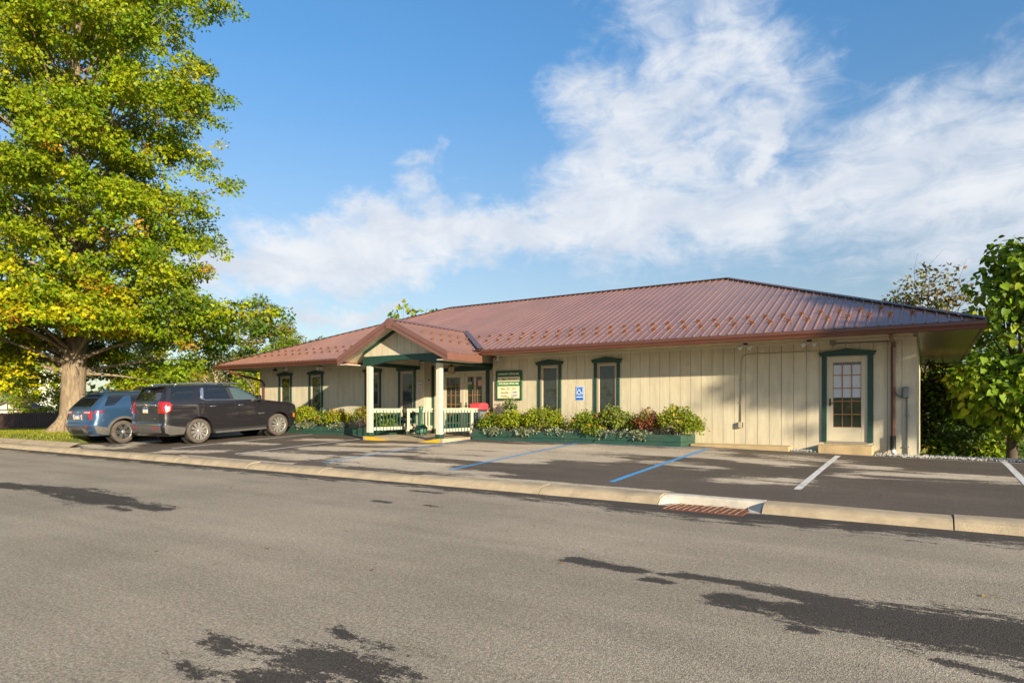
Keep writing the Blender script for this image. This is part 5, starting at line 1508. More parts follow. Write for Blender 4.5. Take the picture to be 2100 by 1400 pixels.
# ---- the big tree at the left
def big_tree():
    bx, by = -31.4, 13.3
    t = thing('shade_tree', 'tall leafy tree turning yellow, with a stout trunk on the lawn at the left', 'tree', (bx, by, .36))
    rp = [(2.6, 2.7), (3.6, 4.5), (4.8, 5.3), (7, 5.35), (9.5, 5.2), (12, 5.4), (14, 5.2), (16.5, 5.4), (19, 5.0), (21, 4.2), (22.8, 2.4)]
    cl = []
    tiers = [random.Random(5).uniform(-.3, .3) for _ in range(80)]
    rs = random.Random(21)
    lat = Vector((.84, .5425)); fwd = Vector((-.5425, .84))
    n = 0
    boughs = []
    while n < 640:
        z = 2.6 + 20.3 * rs.random(); a = rs.uniform(0, 2 * math.pi)
        R_ = lerp_tab(rp, z) * (1 + .15 * math.sin(a * 3 + z * .9) + .12 * math.sin(a * 5 - z * 1.7))
        f = .30 + .72 * rs.random() ** .5
        # clefts between the boughs
        if math.sin(z * 2.1 + a * 2) + .6 * math.sin(a * 7 + z) < -.8 and f > .5: continue
        x, y = math.cos(a) * R_ * f, math.sin(a) * R_ * f
        zz = z - .18 * R_ * f * (1 - z / 30)
        if zz < 2.3 and Vector((x, y)).dot(lat) > -4.6 and rs.random() < .75: continue
        if zz < 1.9: continue
        l, d = Vector((x, y)).dot(lat), Vector((x, y)).dot(fwd)
        if l > 5.9: continue
        if zz < 4.1 and -.9 < l < 3.9 and d < 2: continue
        yel = max(0, min(1, (8.5 - zz) / 5)) * max(0, min(1, (4.2 - l) / 4)) * (1 if d < 2 else .3)
        # bough-sized colour drift, not leaf by leaf
        w_ = .5 + .5 * math.sin(x * .9 + z * .7) * math.cos(y * .8 - z * .5)
        if n < 60:            # low boughs in front of the trunk, the first to turn
            l, d, zz = rs.uniform(-4.8, 4.0), rs.uniform(-4.2, -.6), rs.uniform(2.9, 6.2)
            if zz < 4.3 and l > -1.1: zz += 1.5
            p_ = lat * l + fwd * d; x, y = p_.x, p_.y
            yel = .75
        def colour():
            q = rs.random()
            if q < .02 + .04 * yel: return (.38, .22, .02)
            if q < .05 + .42 * yel: return (.42, .39, .012)
            if q < .42 + .3 * yel + .25 * w_: return (.25, .30, .010)
            return (.165, .245, .012) if q < .95 else (.10, .16, .012)
        # a bough: a flat fan of leaf tufts round one limb end
        bs = rs.uniform(.7, 1.25)
        boughs.append((x, y, zz))
        for j in range(rs.randrange(6, 10)):
            ox, oy = rs.gauss(0, .50 * bs), rs.gauss(0, .50 * bs)
            oz = rs.gauss(0, .20) - .14 * (ox * ox + oy * oy) / bs
            s = rs.uniform(.30, .58)
            k_ = rs.uniform(.85, 1.15)
            c = colour()
            if Vector((x + ox, y + oy)).dot(lat) > 6.7: continue
            cl.append(((x + ox, y + oy, zz + oz), (s, s, s * .6), int(190 * s * s * rs.uniform(.8, 1.15)) + 13, (c[0] * k_, c[1] * k_, c[2])))
        n += 1
    V, F, C = clump_leaves(cl, .133, 'oak', .35, .55, shell=.2, var=.15)
    mb = MB()
    tp = [(0, 0, -.35), (0, 0, .0), (0, 0, .25), (.0, 0, .8), (.02, 0, 2.0), (.05, 0, 3.2), (.1, .1, 6), (0, .2, 10), (.2, 0, 15), (.1, .1, 20)]
    mb.tube(tp, [.98, .86, .68, .52, .46, .47, .40, .30, .20, .05], BARK, 18, caps=False)
    for k in range(7):
        a = k * .9 + .3; ca, sa = math.cos(a), math.sin(a)
        mb.tube([(ca * .2, sa * .2, .9), (ca * .55, sa * .55, .35), (ca * 1.0, sa * 1.0, .0), (ca * 1.4, sa * 1.4, -.2)], [.25, .24, .16, .06], BARK, 8, caps=False)
    order = list(range(len(boughs))); rs.shuffle(order)
    for i in order[:200]:
        c = Vector(boughs[i]); h = max(2.6, c.z * .82 - .10 * Vector((c.x, c.y)).length)
        r0 = .16 * (1 - h / 26)
        limb(mb, (.05, .05, h), c, r0 * .8, .012, BARK, .06, 5, i)
    # dead twigs hanging round the top of the bare trunk
    for k in range(46):
        a = rs.uniform(0, 6.28); h = rs.uniform(2.5, 4.1); l_ = rs.uniform(.4, 1.0)
        p = Vector((math.cos(a) * .42, math.sin(a) * .42, h))
        limb(mb, p, p + Vector((math.cos(a) * l_ * .55, math.sin(a) * l_ * .55, rs.uniform(-.9, .2) * l_)), .022, .006, BARKD, .25, 4, k)
    for k in range(26):
        i = order[300 + k]; c = Vector(boughs[i])
        for j in range(3):
            d = Vector((rs.uniform(-1, 1), rs.uniform(-1, 1), rs.uniform(-.5, .5))); limb(mb, c, c + d * 1.1, .02, .006, BARKD, .15, 3, k * 9 + j)
    mb.build('trunk', t)
    # a lower crown of hanging boughs on the right, darker and thin
    low = []
    for k in range(40):
        l = rs.uniform(5.2, 8.4); d = rs.uniform(-2, 3); z = 5.2 - (l - 5) * .75 + rs.uniform(-.9, .9)
        if l > 5.9:
            if rs.random() < .45: continue
            z = rs.uniform(4.6, 5.5)
        p = lat * l + fwd * d; s = rs.uniform(.5, .85)
        low.append(((p.x, p.y, z), (s, s, s * .5), int(95 * s * s * 2), [GG, DG, YG][rs.randrange(3)]))
    for k in range(9):
        p = lat * (4.6 + rs.uniform(-.5, .5)) + fwd * rs.uniform(-1, 1); s = .55
        low.append(((p.x, p.y, rs.uniform(1.9, 3.4)), (s, s, s * .8), 70, [DG, GG][rs.randrange(2)]))
    V2, F2, C2_ = clump_leaves(low, .155, 'oak', .25, .6, shell=.2, var=.15)
    F = np.concatenate([F, F2 + len(V)]); V = np.concatenate([V, V2]); C = np.concatenate([C, C2_])
    obj('crown', np_mesh('crown', V, F, C, LEAF), t)
big_tree()

# ---- catalpa by the right corner: large drooping leaves, long pods
def catalpa():
    base = (2.15, 25.1, -.05)
    t = thing('catalpa_tree', 'catalpa tree with large drooping leaves and hanging pods at the right edge', 'tree', base)
    rs = random.Random(4)
    lobes = [(.45, .2, 3.7, 1.8, 1.9, 2.6), (1.1, .1, 5.5, 1.7, 1.6, 1.5), (.1, -.3, 2.1, 1.55, 1.6, 1.1), (2.4, .6, 4.2, 2.2, 2, 2.5), (.9, -.7, 1.7, 1.7, 1.2, .95)]
    cl = []
    for k in range(800):
        l = lobes[rs.randrange(5)]
        d = rand_dir(1)[0]; r = .55 + .45 * rs.random() ** .5
        c = np.array(l[:3]) + d * r * np.array(l[3:6])
        if c[2] < .95: continue
        if math.sin(c[0] * 3.4 + c[2] * 2.3) + math.sin(c[1] * 2.9 - c[2] * 3.1) < -.35: continue
        s = rs.uniform(.24, .44)
        cl.append((c, (s, s, s), rs.randrange(20, 30), [(.15, .24, .016), (.18, .28, .02), (.12, .20, .016), (.24, .29, .025)][rs.randrange(4)]))
    A = []
    for c, rad, n, col in cl:
        d = rand_dir(n); cen = np.array(c) + d * np.array(rad)
        tip = d * .6 + np.array([0, 0, -.8]) + rand_dir(n) * .55
        nr = d * .8 + np.array([.35, -.35, .6]) + rand_dir(n) * .6
        s = .18 * (1 + RNG.normal(size=n) * .28).clip(.45, 1.5)
        k = np.array(col)[None] * (1 + RNG.normal(size=(n, 1)) * .2).clip(.5, 1.5)
        A.append((cen, tip, nr, s, k.clip(.003, .8)))
    V, F, C = leaf_arrays(*[np.concatenate([a[i] for a in A]) for i in range(5)], 'heart')
    obj('crown', np_mesh('crown', V, F, C, LEAF), t)
    mb = MB()
    mb.tube([(0, 0, -1.9), (0, 0, .2), (.05, 0, 1.2), (.3, .1, 2.5), (.6, .2, 4.2), (.9, .3, 6)], [.19, .15, .13, .11, .07, .02], BARKD, 9, caps=False)
    for i in range(0, len(cl), 7): limb(mb, (.25, .1, min(2.2, cl[i][0][2] * .7)), cl[i][0], .05, .01, BARKD, .1, 5, i)
    mb.build('trunk', t)
    POD = mat('catalpa_pod', (.26, .20, .06), .7)
    for k in range(60):
        c = cl[rs.randrange(len(cl))][0]; L = rs.uniform(.25, .42); o = Vector((rs.uniform(-.3, .3), rs.uniform(-.6, -.1), -.1))
        p = Vector(c) + o; mb = MB(); mb.tube([p, p + Vector((rs.uniform(-.03, .03), 0, -L * .5)), p + Vector((rs.uniform(-.05, .05), 0, -L))], [.006, .009, .004], POD, 5); mb.build('seed_pod', t)
catalpa()

bgG = 'trees beyond the car park'
# trees beyond the parked cars, left to right
tree('tall_tree', 'tallest background tree, with a round tuft on a bare stem above a broad crown', (-58.3, 43.6, -.4), [(-2.6, .3, 12.3, 2.0, 1.9, 1.6), (-.6, 0, 8.4, 3.6, 3.2, 3.0), (-2.6, 0, 6.0, 2.8, 2.6, 2.2)], 190, 75, .27, [BL, GG, OL], [.25, .45, .3], .2, cs=(.75, .45), nlimb=24, top=13)
tree('round_tree', 'bright green round tree just left of the roof end', (-50.2, 39.0, -.4), [(-.3, 0, 6.4, 1.7, 1.5, 2.5), (.3, 0, 4, 1.7, 1.7, 1.8)], 90, 70, .24, [GG, YG, DG], [.6, .2, .2], .14, cs=(.6, .4))
tree('thin_tree', 'thin olive tree with bare pale limbs in front of the tall background tree', (-49.0, 31.2, -.4), [(0, 0, 5.0, 2.0, 1.8, 1.6), (-1, 0, 3.6, 1.6, 1.6, 1.2)], 55, 40, .17, [OL, (.22, .19, .07)], [.6, .4], .12, bark=BARKP, cs=(.5, .3), bare=14)
tree('small_tree', 'small tree top showing above the left slope of the roof', (-47.7, 40.7, -.4), [(0, 0, 7.4, 1.1, 1.1, .9), (0, 0, 5.5, 1.3, 1.3, 1.4)], 34, 60, .22, [BL, GG], [.7, .3], .14, cs=(.5, .35))
tree('bushy_tree', 'yellow green bushy tree behind the blue vehicle', (-73.6, 37.9, -.5), [(0, 0, 6.6, 2.8, 2.6, 3.2), (2.4, 0, 4.6, 2.4, 2, 2.2)], 90, 70, .30, [YG, OL, GG], [.4, .35, .25], .2, cs=(.8, .5))
tree('bushy_tree', 'wide yellow green bush behind the dark vehicle roof', (-60.5, 35.9, -.4), [(-1, 0, 4.4, 2.8, 2.4, 1.9), (1.6, 0, 3.8, 2.2, 2, 1.7)], 90, 70, .26, [YG, GG, OL], [.45, .35, .2], .16, cs=(.7, .45))
tree('hazy_tree', 'dull blue green tree far behind the dark vehicle', (-73.0, 48.5, -.5), [(0, 0, 6.6, 3.4, 3.2, 3.4)], 80, 70, .32, [BL, (.09, .12, .06)], [.6, .4], .2, cs=(.9, .55))
tree('leafy_tree', 'green leafy tree left of the utility pole', (-60.1, 47.0, -.5), [(0, 0, 5.0, 2.5, 2.3, 2.4), (2.2, -.4, 4.6, 2.0, 2, 2.0)], 75, 65, .27, [GG, OL, DG], [.4, .4, .2], .16, cs=(.7, .45))
tree('pale_limbed_tree', 'tree with pale crooked bare limbs under the left roof corner', (-53.5, 38.0, -.4), [(0, 0, 3.8, 2.3, 2.0, 1.7), (-2.2, 0, 3.6, 2.0, 1.8, 1.4)], 50, 50, .22, [OL, GG, YG], [.4, .4, .2], .15, bark=BARKP, cs=(.6, .4), bare=16)
tree('young_tree', 'young yellow green tree right behind the left building corner', (-31.6, 23.1, .2), [(0, 0, 2.5, .40, .40, .8)], 26, 45, .13, [YG, YY, GG], [.5, .2, .3], .05, cs=(.25, .2), nlimb=8)
tree('dark_tree', 'dark green tree behind the white house at the left edge', (-101.8, 34.0, -.6), [(0, 0, 8, 4, 3.6, 4.2)], 90, 65, .36, [DG, BL, GG], [.5, .25, .25], .25, cs=(1.0, .6))
for (nm, lb, p, lo, nc, cc, w) in (('olive_shrub', 'olive shrub behind the fence in front of the white house', (-71.7, 24.1, -.5), [(0, 0, 2.9, 1.9, 1.7, 1.9)], 55, [OL, GG, BL], [.4, .4, .2]),
                                  ('bushy_shrub', 'yellow green shrub just right of the small shed', (-64.8, 24.1, -.5), [(0, 0, 2.2, 1.4, 1.3, 1.5)], 48, [YG, OL, GG], [.4, .4, .2]),
                                  ('tall_shrub', 'tall feathery shrub behind the fence left of the big trunk', (-62.1, 25.2, -.5), [(0, 0, 2.5, 1.1, 1.1, 1.8)], 46, [OL, GG, YG], [.3, .4, .3]),
                                  ('dark_pine_shrub', 'dark conifer shrub right beside the big trunk', (-55.5, 23.9, -.5), [(0, 0, 1.8, .8, .8, 1.5)], 42, [(.03, .06, .02), DG], [.6, .4])):
    tree(nm, lb, p, lo, nc, 60, .17, cc, w, .07, cs=(.42, .3), cat='shrub')
# catalpa top behind the roof
tree('catalpa_tree', 'large leaved tree top peeping over the roof behind the porch gable', (-28.0, 30.8, 0), [(0, 0, 7.2, 1.1, 1.1, 1.1), (1.4, .8, 7.2, .75, .7, .55), (2.1, 1.2, 7.5, .32, .3, .28), (0, 0, 5.4, 1.2, 1.2, 1.2)], 52, 11, .26, [(.13, .21, .02), (.20, .25, .025), YG], [.5, .3, .2], .12, shape='heart', cs=(.34, .3), up=.5)
# behind the right corner
tree('brown_leaved_tree', 'thin tree with browning leaves behind the right roof corner', (-.1, 32.1, -.4), [(.2, 0, 6.8, 1.5, 1.2, .9), (-1.0, 0, 5.9, .9, .8, .8), (.8, 0, 5.6, 1.3, 1, 1.1)], 75, 28, .17, [(.17, .125, .035), OL, (.10, .12, .03)], [.4, .35, .25], .10, bark=BARKD, cs=(.42, .24), bare=8)
tree('walnut_tree', 'sparse tree top just showing above the right roof hip', (-3.0, 36.0, -.4), [(0, 0, 6.75, .8, .7, .35), (2.6, .3, 5.9, .8, .7, .3), (0, 0, 4.5, 1, 1, 1)], 24, 14, .17, [(.17, .13, .03), OL], [.5, .5], .08, bark=BARKD, cs=(.3, .18), bare=4)
for (lb, p, lo, nc, cc, w) in (('dark undergrowth bush right behind the building corner', (.15, 25.9, -1.7), [(0, 0, 2.2, .75, .9, 2.2), (0, 0, 3.6, .7, .8, .9)], 80, [DG, (.05, .07, .015), OL], [.5, .3, .2]),
                              ('dark undergrowth bush under the catalpa', (1.5, 28.3, -1.7), [(0, 0, 2.0, 1.2, 1.2, 1.6)], 70, [DG, GG, OL], [.5, .3, .2]),
                              ('dense dark bush behind the brown leaved tree', (.3, 42.8, -.6), [(0, 0, 4.6, 2.0, 2.0, 2.8)], 75, [DG, GG], [.7, .3]),
                              ('wide dense bush behind the catalpa at the right edge', (4.3, 42.6, -.6), [(0, 0, 2.8, 2.8, 2.2, 3.4)], 95, [DG, GG], [.7, .3])):
    tree('undergrowth_bush', lb, p, lo, nc, 70, .17, cc, w, .07, bark=BARKD, cs=(.5, .38), cat='bush', bare=6)
# tall tree beyond the right edge of the car park; its crown shades the wall and roof corner
tree('oak_tree', 'tall oak standing beyond the right end of the car park', (23.9, 5.6, .1), [(.4, .55, 9.35, 1.2, 1.15, 1.65), (.4, .6, 11.3, 1.3, 1.5, 1.2), (.8, 1.7, 9.5, 1.2, 1.2, 2.2), (-.55, -1.0, 9.6, .7, .55, .35), (-.8, -1.5, 10.2, .6, .6, .3), (-.3, -.6, 8.6, .6, .5, .35)], 185, 44, .24, [GG, YG, DG], [.5, .3, .2], .28, shape='oak', cs=(.75, .4), nlimb=30, top=11)

# ---- planter plants
PLANTS = 'flowering plants in the planter boxes'
def bush(name, label, x, y, z, lobes, nc, nl, size, cols, w, flowers=0, fcol=None, cs=.16, droop=.1, shape='rhomb'):
    t = thing(name, label, 'plant', (x, y, z))
    cl = []
    vol = np.array([l[3] * l[5] for l in lobes]); vol = vol / vol.sum()
    for i in range(nc):
        l = lobes[RNG.choice(len(lobes), p=vol)]
        d = rand_dir(1)[0]; d[2] = abs(d[2]) * 1.1 - .12
        r = .5 + .5 * RNG.random() ** .5
        c = np.array(l[:3]) + d * r * np.array(l[3:6]); c[2] = max(c[2], -.02)
        s = cs * (.7 + .6 * RNG.random()); cl.append((c, (s, s, s * .8), nl, pal(cols, w)))
    V, F, C = clump_leaves(cl, size, shape, droop, .6, shell=.2)
    mb = MB()
    for i in range(0, nc, 3): limb(mb, (cl[i][0][0] * .25, cl[i][0][1] * .25, -.08), cl[i][0], .008, .003, BARKD, .1, 3, i)
    mb.build('stems', t)
    obj('foliage', np_mesh('foliage', V, F, C, LEAF), t)
    if flowers:
        mb = MB(); fm = mat('petal_%d' % int(fcol[1] * 100), fcol, .5, var=.3, vscale=30); fy = mat('petal_heart', (.7, .35, .03), .5)
        rs = random.Random(int(abs(x) * 10))
        for k in range(flowers):
            c = Vector(cl[rs.randrange(nc)][0]); c = Vector((c.x * 1.06, c.y - .10 - rs.random() * .05, c.z * 1.06 + .04))
            n_ = 8
            for j in range(n_):
                a = 2 * math.pi * j / n_; r = rs.uniform(.032, .045)
                p = c + Vector((math.cos(a) * r, -.012, math.sin(a) * r)); q = c + Vector((math.cos(a + .5) * r * .6, .0, math.sin(a + .5) * r * .6)); q2 = c + Vector((math.cos(a - .5) * r * .6, .0, math.sin(a - .5) * r * .6))
                mb.add([c + Vector((0, -.01, 0)), q2, p, q], [(0, 1, 2), (0, 2, 3)], fm)
            mb.add([c + Vector((math.cos(a) * .011, -.018, math.sin(a) * .011)) for a in [k_ * 1.05 for k_ in range(6)]], [tuple(range(6))], fy)
        mb.build('blossoms', t)
    return t
LIM = (.30, .33, .015); MID = (.17, .23, .02); LAN = (.21, .25, .03); VAR = (.24, .27, .13); SLV = (.18, .20, .14); MAR = (.22, .07, .035); GRN = (.10, .155, .02)
zr = .70
bush('variegated_shrub', 'tall variegated cream and green shrub below the office hours sign', -11.08, 17.05, zr, [(0, 0, .35, .22, .2, .35), (0, 0, .8, .14, .12, .25)], 46, 18, .095, [VAR, GRN], [.6, .4], cs=.12)
bush('dark_flower_bush', 'green bush with one red bloom at the left end of the right planter', -11.58, 16.75, zr, [(0, 0, .26, .34, .3, .33)], 52, 26, .065, [MID, GRN, LIM], [.5, .3, .2], 2, (.55, .02, .03))
bush('lime_bush', 'broad lime green bush in front of the office hours sign', -10.75, 16.75, zr, [(0, 0, .28, .55, .36, .36)], 95, 28, .062, [LIM, LAN], [.7, .3])
bush('lime_bush', 'lime green bush spreading under the left of the two narrow windows', -9.80, 16.78, zr, [(0, 0, .32, .62, .36, .44), (.5, 0, .25, .25, .25, .4)], 120, 28, .062, [LIM, LAN, MID], [.6, .25, .15])
bush('orange_flower_bush', 'green bush with orange blooms below the parking sign', -8.22, 16.68, zr, [(0, 0, .28, .52, .38, .36), (.3, -.2, .1, .3, .3, .2)], 95, 26, .066, [MID, GRN, LIM], [.5, .25, .25], 7, (.80, .20, .05))
bush('pale_leaved_bush', 'grey green bush under the right of the two narrow windows', -7.45, 16.78, zr, [(0, 0, .34, .40, .34, .40)], 80, 24, .072, [LAN, MID, (.24, .27, .10)], [.35, .35, .3])
bush('grey_green_bush', 'small light green bush between the pale bush and the reddish bush', -6.95, 16.95, zr, [(0, 0, .24, .3, .25, .34)], 44, 24, .062, [LAN, MID], [.5, .5])
bush('reddish_bush', 'reddish brown leaved bush near the right end of the planter', -6.42, 16.8, zr, [(0, 0, .30, .30, .28, .38)], 60, 24, .06, [MAR, (.24, .13, .05), MID], [.5, .25, .25])
bush('green_end_bush', 'full green and lime bush at the right end of the right planter', -5.62, 16.76, zr, [(0, 0, .32, .58, .36, .46), (.35, 0, .2, .35, .3, .35)], 125, 27, .066, [LAN, LIM, MID], [.35, .35, .3], 5, (.62, .32, .05))
for i, (x, y, w_, lb) in enumerate(((-10.2, 16.34, .55, 'silver dusty miller drooping over the planter edge below the lime bushes'), (-9.0, 16.42, .45, 'silver dusty miller left of the orange flowered bush'),
                                   (-11.2, 16.36, .45, 'silver dusty miller at the left front of the right planter'), (-7.6, 16.38, .50, 'silver dusty miller in front of the pale leaved bush'), (-6.6, 16.36, .55, 'silver dusty miller in front of the reddish bush'))):
    bush('dusty_miller', lb, x, y, zr + .0, [(0, 0, .04, w_, .13, .10), (.1, -.06, -.02, .22, .08, .08)], 36, 14, .075, [SLV, VAR, (.28, .30, .22)], [.5, .25, .25], cs=.09, droop=.5)
zl = .715
bush('yellow_flower_bush', 'yellow green bush beside the front wheel of the dark vehicle', -20.45, 16.75, zl, [(0, 0, .34, .62, .36, .46)], 95, 26, .066, [LIM, LAN, MID], [.45, .3, .25], 5, (.70, .40, .05))
bush('orange_flower_bush', 'low bush with red and orange blooms under the second narrow window', -19.2, 16.72, zl, [(0, 0, .26, .5, .34, .32)], 70, 25, .066, [MID, LAN, GRN], [.4, .3, .3], 7, (.78, .20, .06))
bush('golden_bush', 'golden lime bush in the middle of the left planter', -18.45, 16.7, zl, [(0, 0, .30, .52, .34, .34)], 85, 25, .066, [LIM, LAN, (.34, .24, .03)], [.5, .25, .25], 6, (.75, .32, .06))
bush('dark_flower_bush', 'green bush with orange blooms against the left porch post', -17.25, 16.75, zl, [(0, 0, .34, .36, .32, .42)], 60, 24, .066, [MID, GRN, (.25, .14, .05)], [.45, .3, .25], 6, (.75, .24, .08))
bush('dark_flower_bush', 'green bush behind the left porch railing', -16.3, 16.85, zl, [(0, 0, .28, .5, .3, .36)], 70, 24, .066, [MID, LIM, GRN], [.4, .3, .3])
bush('pale_flower_bush', 'bush with pale blooms behind the railing near the smoking receptacle', -15.85, 16.55, zl - .1, [(0, 0, .25, .3, .25, .36)], 46, 24, .066, [LAN, MID], [.5, .5], 5, (.72, .66, .50))
for x, lb in ((-19.9, 'silver dusty miller at the edge of the left planter near the dark vehicle'), (-18.1, 'silver dusty miller at the edge of the left planter near the porch')):
    bush('dusty_miller', lb, x, 16.36, zl, [(0, 0, .05, .5, .12, .12)], 36, 15, .08, [SLV, VAR], [.6, .4], cs=.09, droop=.4)

# ---- lawn blades, far woodland, leaf litter
n = 26000
P_ = np.stack([RNG.uniform(-48, -24.45, n), 10.03 + RNG.random(n) ** 1.3 * 8, np.zeros(n)], 1)
P_[:, 2] = [z_land(a, b) - .005 for a, b, _ in P_]
tipd = RNG.normal(size=(n, 3)) * .45 + np.array([0, 0, 1]); nrm = rand_dir(n); nrm[:, 2] *= .2
gc = np.array([.19, .21, .02])[None] * (1 + RNG.normal(size=(n, 1)) * .3).clip(.4, 1.8) * np.where(RNG.random((n, 1)) < .2, np.array([[1.7, 1.35, 1.6]]), 1.0)
SHAPES['blade'] = ([(-.12, 0, 0), (.12, 0, 0), (0, 1, .1)], [(0, 1, 2)])
V, F, C = leaf_arrays(P_, tipd, nrm, RNG.uniform(.05, .12, n), gc, 'blade')
tag(obj('grass', np_mesh('grass', V, F, C, LEAF)), 'short mown grass on the lawn under the big tree', None, None, 'stuff')

cl = []
for k in range(520):
    b = RNG.uniform(-64, -33); t_ = RNG.uniform(98, 150)
    x, y = t_ * math.sin(R(b)), t_ * math.cos(R(b))
    cl.append(((x, y, RNG.uniform(-.5, 6.0) + (t_ - 98) * .035), (2.6, 2.6, 1.7), 46, pal([BL, OL, GG, (.10, .13, .06)], [.35, .25, .2, .2])))
for k in range(520):       # the same belt goes on round the horizon behind the camera
    b = RNG.uniform(14, 296); t_ = RNG.uniform(85, 120)
    x, y = t_ * math.sin(R(b)), t_ * math.cos(R(b))
    cl.append(((x, y, RNG.uniform(-.5, 6.5)), (4.2, 4.2, 2.4), 40, pal([DG, GG, OL], [.4, .4, .2])))
V, F, C = clump_leaves(cl, .95, 'rhomb', .1, .7)
tag(obj('far_woodland', np_mesh('far_woodland', V, F, C, LEAF)), 'far belt of woodland along the horizon beyond the trees', None, None, 'stuff')
cl = []
for k in range(170):
    b = RNG.uniform(-2, 12); t_ = RNG.uniform(46, 70)
    x, y = t_ * math.sin(R(b)), t_ * math.cos(R(b))
    cl.append(((x, y, RNG.uniform(-.8, 5.5)), (1.5, 1.5, 1.1), 50, pal([DG, GG], [.7, .3])))
V, F, C = clump_leaves(cl, .4, 'rhomb', .1, .7)
tag(obj('thicket', np_mesh('thicket', V, F, C, LEAF)), 'dark thicket closing the view behind the right corner', None, None, 'stuff')

n = 150
ang = RNG.random(n)
L = []
rs = random.Random(8)
for k in range(n):
    q = rs.random()
    if q < .35: x, y = rs.uniform(-12.2, -4.5), rs.uniform(16.0, 16.26); z = z_lot(x, y) + .008
    elif q < .5: x, y = rs.uniform(-15, -12.2), rs.uniform(15.1, 17.2); z = z_deck(x, y) + .006
    elif q < .7: x, y = rs.uniform(-3.2, -2.1), rs.uniform(9.05, 9.5); z = .025
    elif q < .85: x, y = rs.uniform(-22, 2), rs.uniform(9.75, 16); z = z_lot(x, y) + .008
    else: x, y = rs.uniform(-14, 3), rs.uniform(3, 9.2); z = z_road(x) + .006
    L.append((x, y, z))
L = np.array(L)
td = rand_dir(n); td[:, 2] *= .15; nn = rand_dir(n) * .3 + np.array([0, 0, 1])
V, F, C = leaf_arrays(L, td, nn, RNG.uniform(.035, .075, n), np.array([pal([(.36, .14, .03), (.24, .11, .04), (.40, .27, .05)]) for _ in range(n)]), 'rhomb')
tag(obj('leaf_litter', np_mesh('leaf_litter', V, F, C, LEAF)), 'scattered dry brown leaves on the pavement and porch', None, None, 'stuff')

# ================================================================== background structures at the left
FEN = mat('brown_fence_paint', (0.060, 0.028, 0.022), 0.7, var=0.3, vscale=5)
fa_, fb_ = Vector((-63.0, 16.7)), Vector((-37.0, 20.3))
fd = (fb_ - fa_); fl = fd.length; fang = math.atan2(fd.y, fd.x)
fe = thing('picket_fence', 'dark brown picket fence along the far edge of the lawn', 'fence', (fa_.x, fa_.y, 0), (0, 0, fang))
def fz(s): p = fa_ + fd * s / fl; return z_land(p.x, p.y)
pk = MB(); pk.prism([(-.085, 0), (.085, 0), (.085, .98), (.05, 1.05), (-.05, 1.05), (-.085, .98)], 'y', -.012, .012, FEN); pkm = pk.mesh('picket')
s = .1
while s < fl: obj('picket', pkm, fe, (s, 0, fz(s) + .02)); s += .21
s = 0
while s < fl:
    mb = MB(); mb.box(s - .05, s + .05, .014, .114, fz(s) - .2, fz(s) + 1.08, FEN); mb.build('post', fe)
    if s + 2.5 < fl + 1:
        for h in (.25, .85):
            a, b = fz(s) + h, fz(min(s + 2.5, fl)) + h
            mb = MB(); mb.add([(s, .013, a - .04), (s + 2.5, .013, b - .04), (s + 2.5, .013, b + .04), (s, .013, a + .04), (s, .05, a - .04), (s + 2.5, .05, b - .04), (s + 2.5, .05, b + .04), (s, .05, a + .04)], [(0, 1, 2, 3), (7, 6, 5, 4), (3, 2, 6, 7), (0, 4, 5, 1)], FEN); mb.build('rail', fe)
    s += 2.5
mb = MB(); mb.box(-.24, .24, -.03, -.012, -.14, .14, mat('teal_sign', (0.02, 0.30, 0.30), .5), .003)
tag(mb.build('teal_sign', None, (-46.35, 18.93, .66)), 'small teal sign fixed to the brown fence left of the big trunk', 'sign').rotation_euler = (0, 0, fang)
# shed
shd = thing('garden_shed', 'small cream shed with dark trimmed gable roof behind the fence', 'shed', (-65.9, 22.9, -.45), (0, 0, R(33)))
SHW = mat('shed_cream', (.70, .63, .46), .6); DRK = mat('shed_trim', (.06, .055, .05), .6); SHR = mat('shed_roof', (.10, .085, .075), .8)
mb = MB(); mb.box(-1.35, 1.35, 0, 2.6, 0, 1.75, SHW); mb.prism([(-1.35, 1.751), (1.35, 1.751), (0, 2.30)], 'y', .001, 2.6, SHW); mb.build('wall', shd)
mb = MB()
for q in (-1, 1):
    mb.add([(0, -.25, 2.42), (q * 1.75, -.25, 1.74), (q * 1.75, 2.85, 1.74), (0, 2.85, 2.42), (0, -.25, 2.34), (q * 1.75, -.25, 1.66), (q * 1.75, 2.85, 1.66), (0, 2.85, 2.34)], [(0, 1, 2, 3), (4, 7, 6, 5), (0, 4, 5, 1), (1, 5, 6, 2)], SHR)
mb.build('roof', shd)
mb = MB(); mb.box(-1.7, 1.7, -.03, -.002, 1.68, 1.78, DRK); mb.box(-.05, .05, -.032, -.003, 1.78, 2.33, DRK); mb.build('gable_trim', shd)
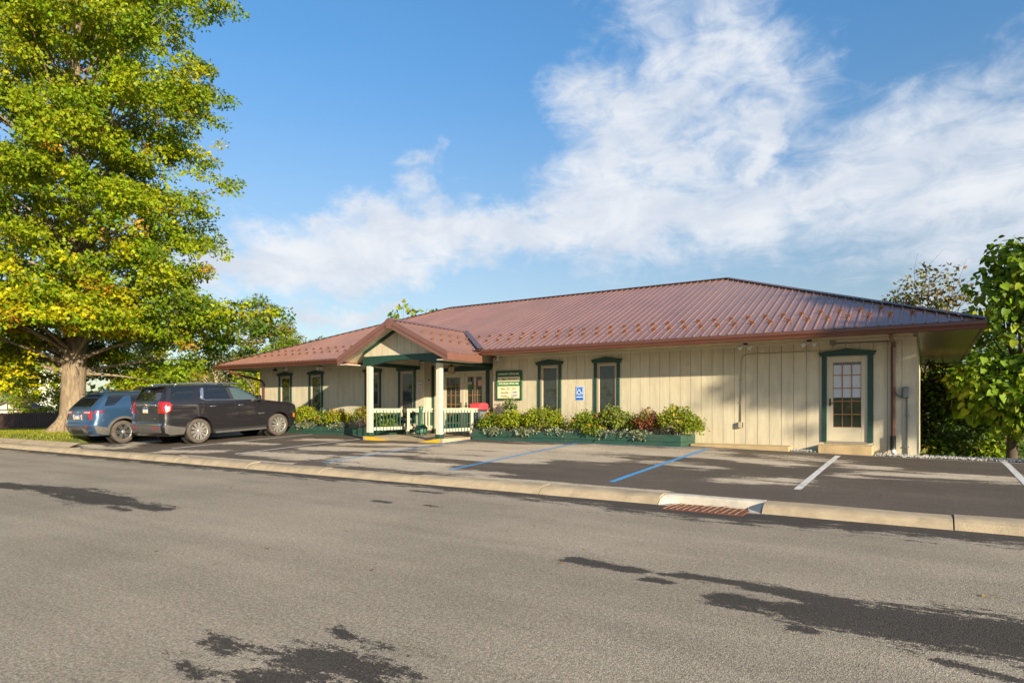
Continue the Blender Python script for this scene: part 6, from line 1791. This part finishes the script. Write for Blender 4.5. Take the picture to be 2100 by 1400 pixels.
# white house
hs = thing('white_house', 'white two storey house with dark grey roof half hidden by shrubs at the left', 'house', (-104.2, 40.6, -.6), (0, 0, R(58)))
HW = mat('house_white', (.72, .71, .68), .6, var=.06); HR = mat('slate_roof', (.085, .085, .09), .7, var=.2, vscale=4)
mb = MB(); mb.box(-3.3, 3.3, 0, 9, 0, 4.6, HW); mb.prism([(-3.3, 4.601), (3.3, 4.601), (0, 6.55)], 'y', .001, 9, HW); mb.build('wall', hs)
mb = MB()
for q in (-1, 1):
    mb.add([(0, -.35, 6.85), (q * 3.75, -.35, 4.55), (q * 3.75, 9.3, 4.55), (0, 9.3, 6.85), (0, -.35, 6.65), (q * 3.75, -.35, 4.35), (q * 3.75, 9.3, 4.35), (0, 9.3, 6.65)], [(0, 1, 2, 3), (4, 7, 6, 5), (1, 5, 6, 2)], HR)
    mb.add([(0, -.352, 6.86), (q * 3.76, -.352, 4.56), (q * 3.76, -.352, 4.28), (0, -.352, 6.58)], [(0, 1, 2, 3)], HW)
rf = mb.build('roof', hs)
mb = MB(); mb.box(-1.9, -1.2, 5.2, 5.9, 5.4, 7.4, HW); mb.build('chimney', rf)
for xx in (-1.6, 1.6):
    for z in (1.2, 3.0):
        mb = MB(); mb.box(xx - .5, xx + .5, -.06, -.001, z - .1, z + 1.3, HW); f = mb.build('window', hs); mb = MB(); mb.box(xx - .4, xx + .4, -.07, -.0605, z, z + 1.2, GLASS); mb.build('pane', f)
# utility poles and wires
POLE = mat('pole_wood', (.42, .34, .25), .85, var=.2, vscale=3)
def pole(label, x, y, h, r, arm, ang):
    p = thing('utility_pole', label, 'utility pole', (x, y, -.5), (0, 0, ang))
    mb = MB(); mb.tube([(0, 0, 0), (0, 0, h)], [r, r * .75], POLE, 10); mb.build('shaft', p)
    if arm:
        mb = MB(); mb.box(-1.2, 1.2, -.08, .04, h - .75, h - .62, POLE); mb.build('crossarm', p)
        for xx in (-1.05, -.5, .5, 1.05):
            mb = MB(); mb.lathe([(.03, 0), (.06, .04), (.04, .12), (0, .14)], GREYM, 8); mb.build('insulator', p, (xx, -.02, h - .62))
pole('near utility pole with crossarm above the dark vehicle', -82.0, 49.4, 9.0, .17, True, R(35))
pole('shorter distant utility pole right of the near one', -103.0, 64.5, 7.9, .17, False, 0)
def wire(label, a, b, sag):
    mb = MB(); a, b = Vector(a), Vector(b)
    mb.tube([a.lerp(b, i / 14) - Vector((0, 0, sag * 4 * (i / 14) * (1 - i / 14))) for i in range(15)], .022, mat('wire', (.16, .15, .14), .6), 4)
    tag(mb.build('utility_wire'), label, 'wire', 'wires strung from the utility pole')
wire('uppermost wire from the pole crossarm toward the roof', (-81.4, 49.8, 7.9), (-38, 46, 7.6), .7)
wire('middle wire running from the pole behind the roof end', (-82.0, 49.4, 6.6), (-36, 42, 5.9), .6)
wire('lower wire running left from the pole behind the big tree', (-82.0, 49.4, 6.3), (-110, 30, 6.3), .8)
